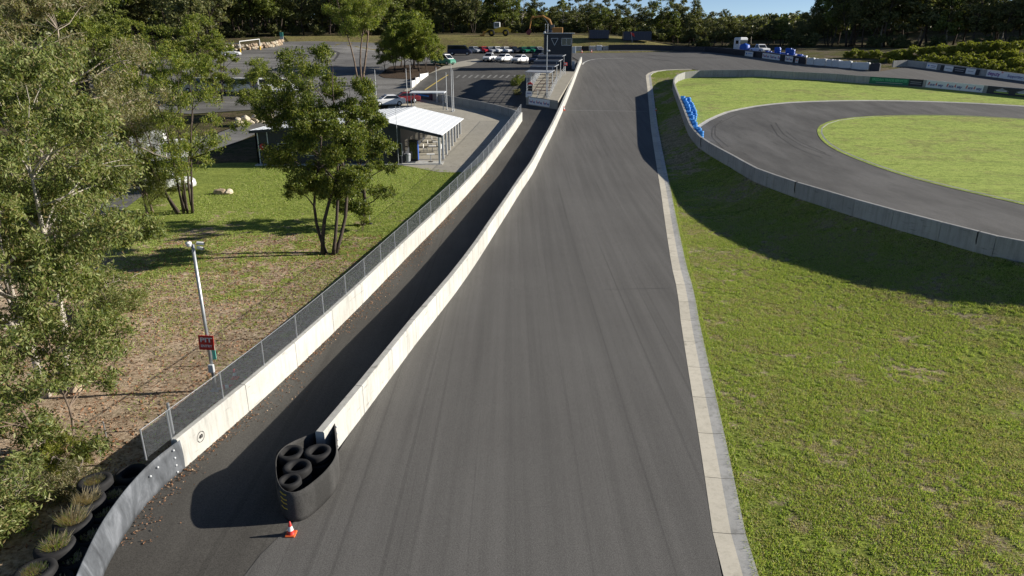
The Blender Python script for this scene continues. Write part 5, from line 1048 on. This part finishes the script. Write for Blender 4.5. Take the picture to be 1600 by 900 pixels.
for i in range(4):
    v0, v1 = .03+i*.235, .03+i*.235+.225; a, b, c_, d = bil(.0, v0), bil(.66, v0), bil(.66, v1), bil(.0, v1); hz = 2.75
    r = thing('shelter', ['first', 'second', 'third', 'fourth'][i]+' dark roofed shelter on the platform, counted from the front', 'shelter', a, 0); zt = max(a.z, d.z)+hz-a.z-.35
    rf_ = [Vector((v.x-a.x, v.y-a.y, zt+ (0.0 if j < 2 else .12))) for j, v in enumerate((a, b, c_, d))]; e = .25; rf_[0] += Vector((-e, -e, 0)); rf_[1] += Vector((e, -e, 0)); rf_[2] += Vector((e, 0, 0)); rf_[3] += Vector((-e, 0, 0))
    MB().add([*rf_, *[v+Vector((0, 0, .1)) for v in rf_]], [(0,3,2,1), (4,5,6,7), (0,1,5,4), (1,2,6,5), (2,3,7,6), (3,0,4,7)]).build('roof', 'galv' if i == 0 else 'charcoal', r)
    MB().tube([rf_[0]+Vector((0, -.03, .06)), rf_[1]+Vector((0, -.03, .06))], .06, 6).build('gutter', 'silver', r); MB().tube([rf_[1]+Vector((.03, 0, .06)), rf_[2]+Vector((.03, 0, .06))], .06, 6).build('gutter', 'silver', r)
    for v in (a, b, c_, d): MB().tube([v-a, Vector((v.x-a.x, v.y-a.y, zt+.05))], .055, 8).build('post', 'steel', r)
    for k in range(1, 4): v = a+(d-a)*k/4; MB().tube([v-a, Vector((v.x-a.x, v.y-a.y, zt+.03))], .03, 6).build('side_bar', 'steel', r)
    if i: MB().add([rf_[0]+Vector((0, .1, -.75)), rf_[1]+Vector((0, .1, -.75)), rf_[1]+Vector((0, .1, 0)), rf_[0]+Vector((0, .1, 0)), rf_[0]+Vector((0, .14, -.75)), rf_[1]+Vector((0, .14, -.75)), rf_[1]+Vector((0, .14, 0)), rf_[0]+Vector((0, .14, 0))], [(0,1,2,3), (4,7,6,5), (0,4,5,1), (0,3,7,4), (1,5,6,2)]).build('valance', 'navy', r)
    for k in range(2): bn = bil(.2, v0+.08+k*.09); t = bn-a; MB().box(t.x+1.1, t.y, t.z+.45, 2.4, .3, .05).build('bench', 'dead_wood' if i > 1 else 'maroon', r)
a, b = P(827, 162), P(861, 169)
tag_b = thing('banner', 'white banner with three repeated words on the front of the viewing platform', 'sign', fl_*.92+fr_*.08-Vector((0, .12, 1.05))); d = (fr_-fl_)*.66; L = d.length; ang = math.atan2(d.y, d.x); tag_b.rotation_euler = (Matrix.Rotation(ang, 3, 'Z') @ Matrix.Rotation(-math.asin(d.z/L), 3, 'Y')).to_euler()
MB().box(L/2, 0, .5, L, .03, .92).build('panel', 'white', tag_b)
for s, u, v, size, mm, shear, bold, wd in rw(3): lettering(s, size*.75, mm, tag_b, ((u+.5)*L, -.02, v*.95), 0, shear, bold, wd*L)
p = bil(.06, .10); r = thing('drinks_bin', 'black bin with red and white top on the platform', 'bin', p); MB().cbox(0, 0, .6, .7, .6, 1.2, .05).build('body', 'black', r); MB().prism([(-.45, 0), (.45, 0), (0, .35)], -.35, .35).build('lid', 'red', r, (0, 0, 1.2)).rotation_euler = (math.pi/2, 0, 0); MB().box(0, -.32, 1.1, .5, .02, .16).build('label_strip', 'white', r)
p = fl_+Vector((.4, -.18, -.2)); r = thing('info_panel', 'small white notice on the front left corner of the platform', 'sign', p); MB().box(0, 0, .45, .9, .03, .8).build('panel', 'white', r); MB().box(0, -.018, .58, .6, .01, .1).build('print_line', 'letter_navy', r); MB().tube([(0, .04, -1.0), (0, .04, .2)], .03, 6).build('post', 'steel', r)
p = bil(.74, .88); r = thing('marshal_box', 'small red and white box on a post at the tower end of the ramp railing', 'box', p); MB().cbox(0, 0, 1.55, .55, .4, .5, .05).build('box', 'red', r); MB().box(0, -.21, 1.6, .4, .02, .25).build('white_face', 'white', r); MB().tube([(0, 0, 0), (0, 0, 1.3)], .05, 8).build('post', 'off_white', r)
p = bil(.62, .03); r = thing('camera_mast', 'tall slim mast with a camera in front of the viewing platform shelters', 'mast', p); MB().tube([(0, 0, 0), (0, 0, 8.0)], [.075, .05], 8).build('mast', 'steel', r); MB().cbox(.18, -.1, 6.05, .4, .16, .16, .03).build('camera', 'white', r)
for a_ in (0, 2.1, 4.2): MB().tube([(0, 0, .7), (.5*math.cos(a_), .5*math.sin(a_), 0)], .025, 6).build('stay', 'black', r)
# bushes beside the platform
for k, (x, y, s, lf, lab) in enumerate(((806, 134, .75, 'leaf_mid', 'dark green hedge bush in the shade left of the platform'), (812, 128, .7, 'leaf_mid', 'second hedge bush further along the shaded platform side'), (808, 148, .5, 'leaf_grey', 'grey twiggy plant at the front corner of the platform'))):
    rr_ = plant_tree('bush', lab, x, y, (B1[0], B1[1].copy()), 'dead_wood', lf, k, s, None, 'bush')
    for o_ in rr_.children:
        if o_.name.startswith('crown'): o_.data.materials.clear(); o_.data.materials.append(M[lf])
# tower
ta, tb_ = P(850, 108.5), P(893, 108.5); tw = thing('control_tower', 'two-storey charcoal control tower with triangle emblem and sliding window', 'tower', ta); TW, TD, TH = tb_.x-ta.x, 3.0, 6.0
MB().cbox(TW/2, TD/2, TH/2-.3, TW, TD, TH+.6, .03).build('body', 'charcoal', tw); MB().cbox(TW/2+.1, TD/2, TH+.07, TW+.5, TD+.5, .12, .03).build('roof', 'silver', tw)
w_ = MB().box(TW*.79, -.01, TH*.775, 1.7, .03, 1.15).build('window', 'glass', tw)
for bx_ in ((-.85, 0, .07, 1.22), (.85, 0, .07, 1.22), (0, 0, .06, 1.15)): MB().box(TW*.79+bx_[0], -.03, TH*.775, bx_[2], .05, bx_[3]).build('frame', 'off_white', w_)
for s in (-1, 1): MB().box(TW*.79, -.03, TH*.775+s*.585, 1.77, .05, .07).build('frame', 'off_white', w_)
tri = [(TW*.24, TH*.87), (TW*.49, TH*.87), (TW*.365, TH*.675)]; tri = [Vector((x, -.03, z)) for x, z in tri]
for i in range(3):
    a, b = tri[i], tri[(i+1) % 3]; MB().tube([a, b], .045, 6).build('emblem_edge', 'off_white', tw)
MB().box(TW+.012, TD*.5, TH*.8, .03, TD*.7, 1.0).build('side_window', 'glass', tw); MB().cbox(TW+.35, TD*.5, TH*.55, .7, TD*.8, 1.1, .03).build('balcony_panel', 'off_white', tw); MB().cbox(TW+.33, TD*.5, TH*.12, .6, TD*.9, 1.4, .03).build('steps_box', 'galv', tw)
for x_ in (.15, TW*.12): MB().tube([(x_, .5, TH), (x_, .5, TH+1.6)], .035, 6).build('roof_mast', 'steel', tw)
for x_, z_ in ((.5, .5), (1.1, .42)): MB().cbox(x_, .7, TH+z_, .5, .3, .4, .04).build('loudspeaker', 'navy', tw)
MB().cbox(.05, .4, TH+.25, .3, .25, .25, .04).build('floodlight', 'white', tw)
# red marker on the far mound
p = P(988, 66); r = thing('red_flag', 'small red and white flag on the mound behind the far bend', 'flag', p); MB().tube([(0, 0, 0), (-.4, 0, 2.2)], .05, 6).build('stick', 'off_white', r); MB().prism([(0, 0), (.9, -.5), (.7, .3), (-.2, .6)], 0, .03).build('cloth', 'red', r, (-.4, 0, 1.7)).rotation_euler = (math.pi/2, 0, 0)
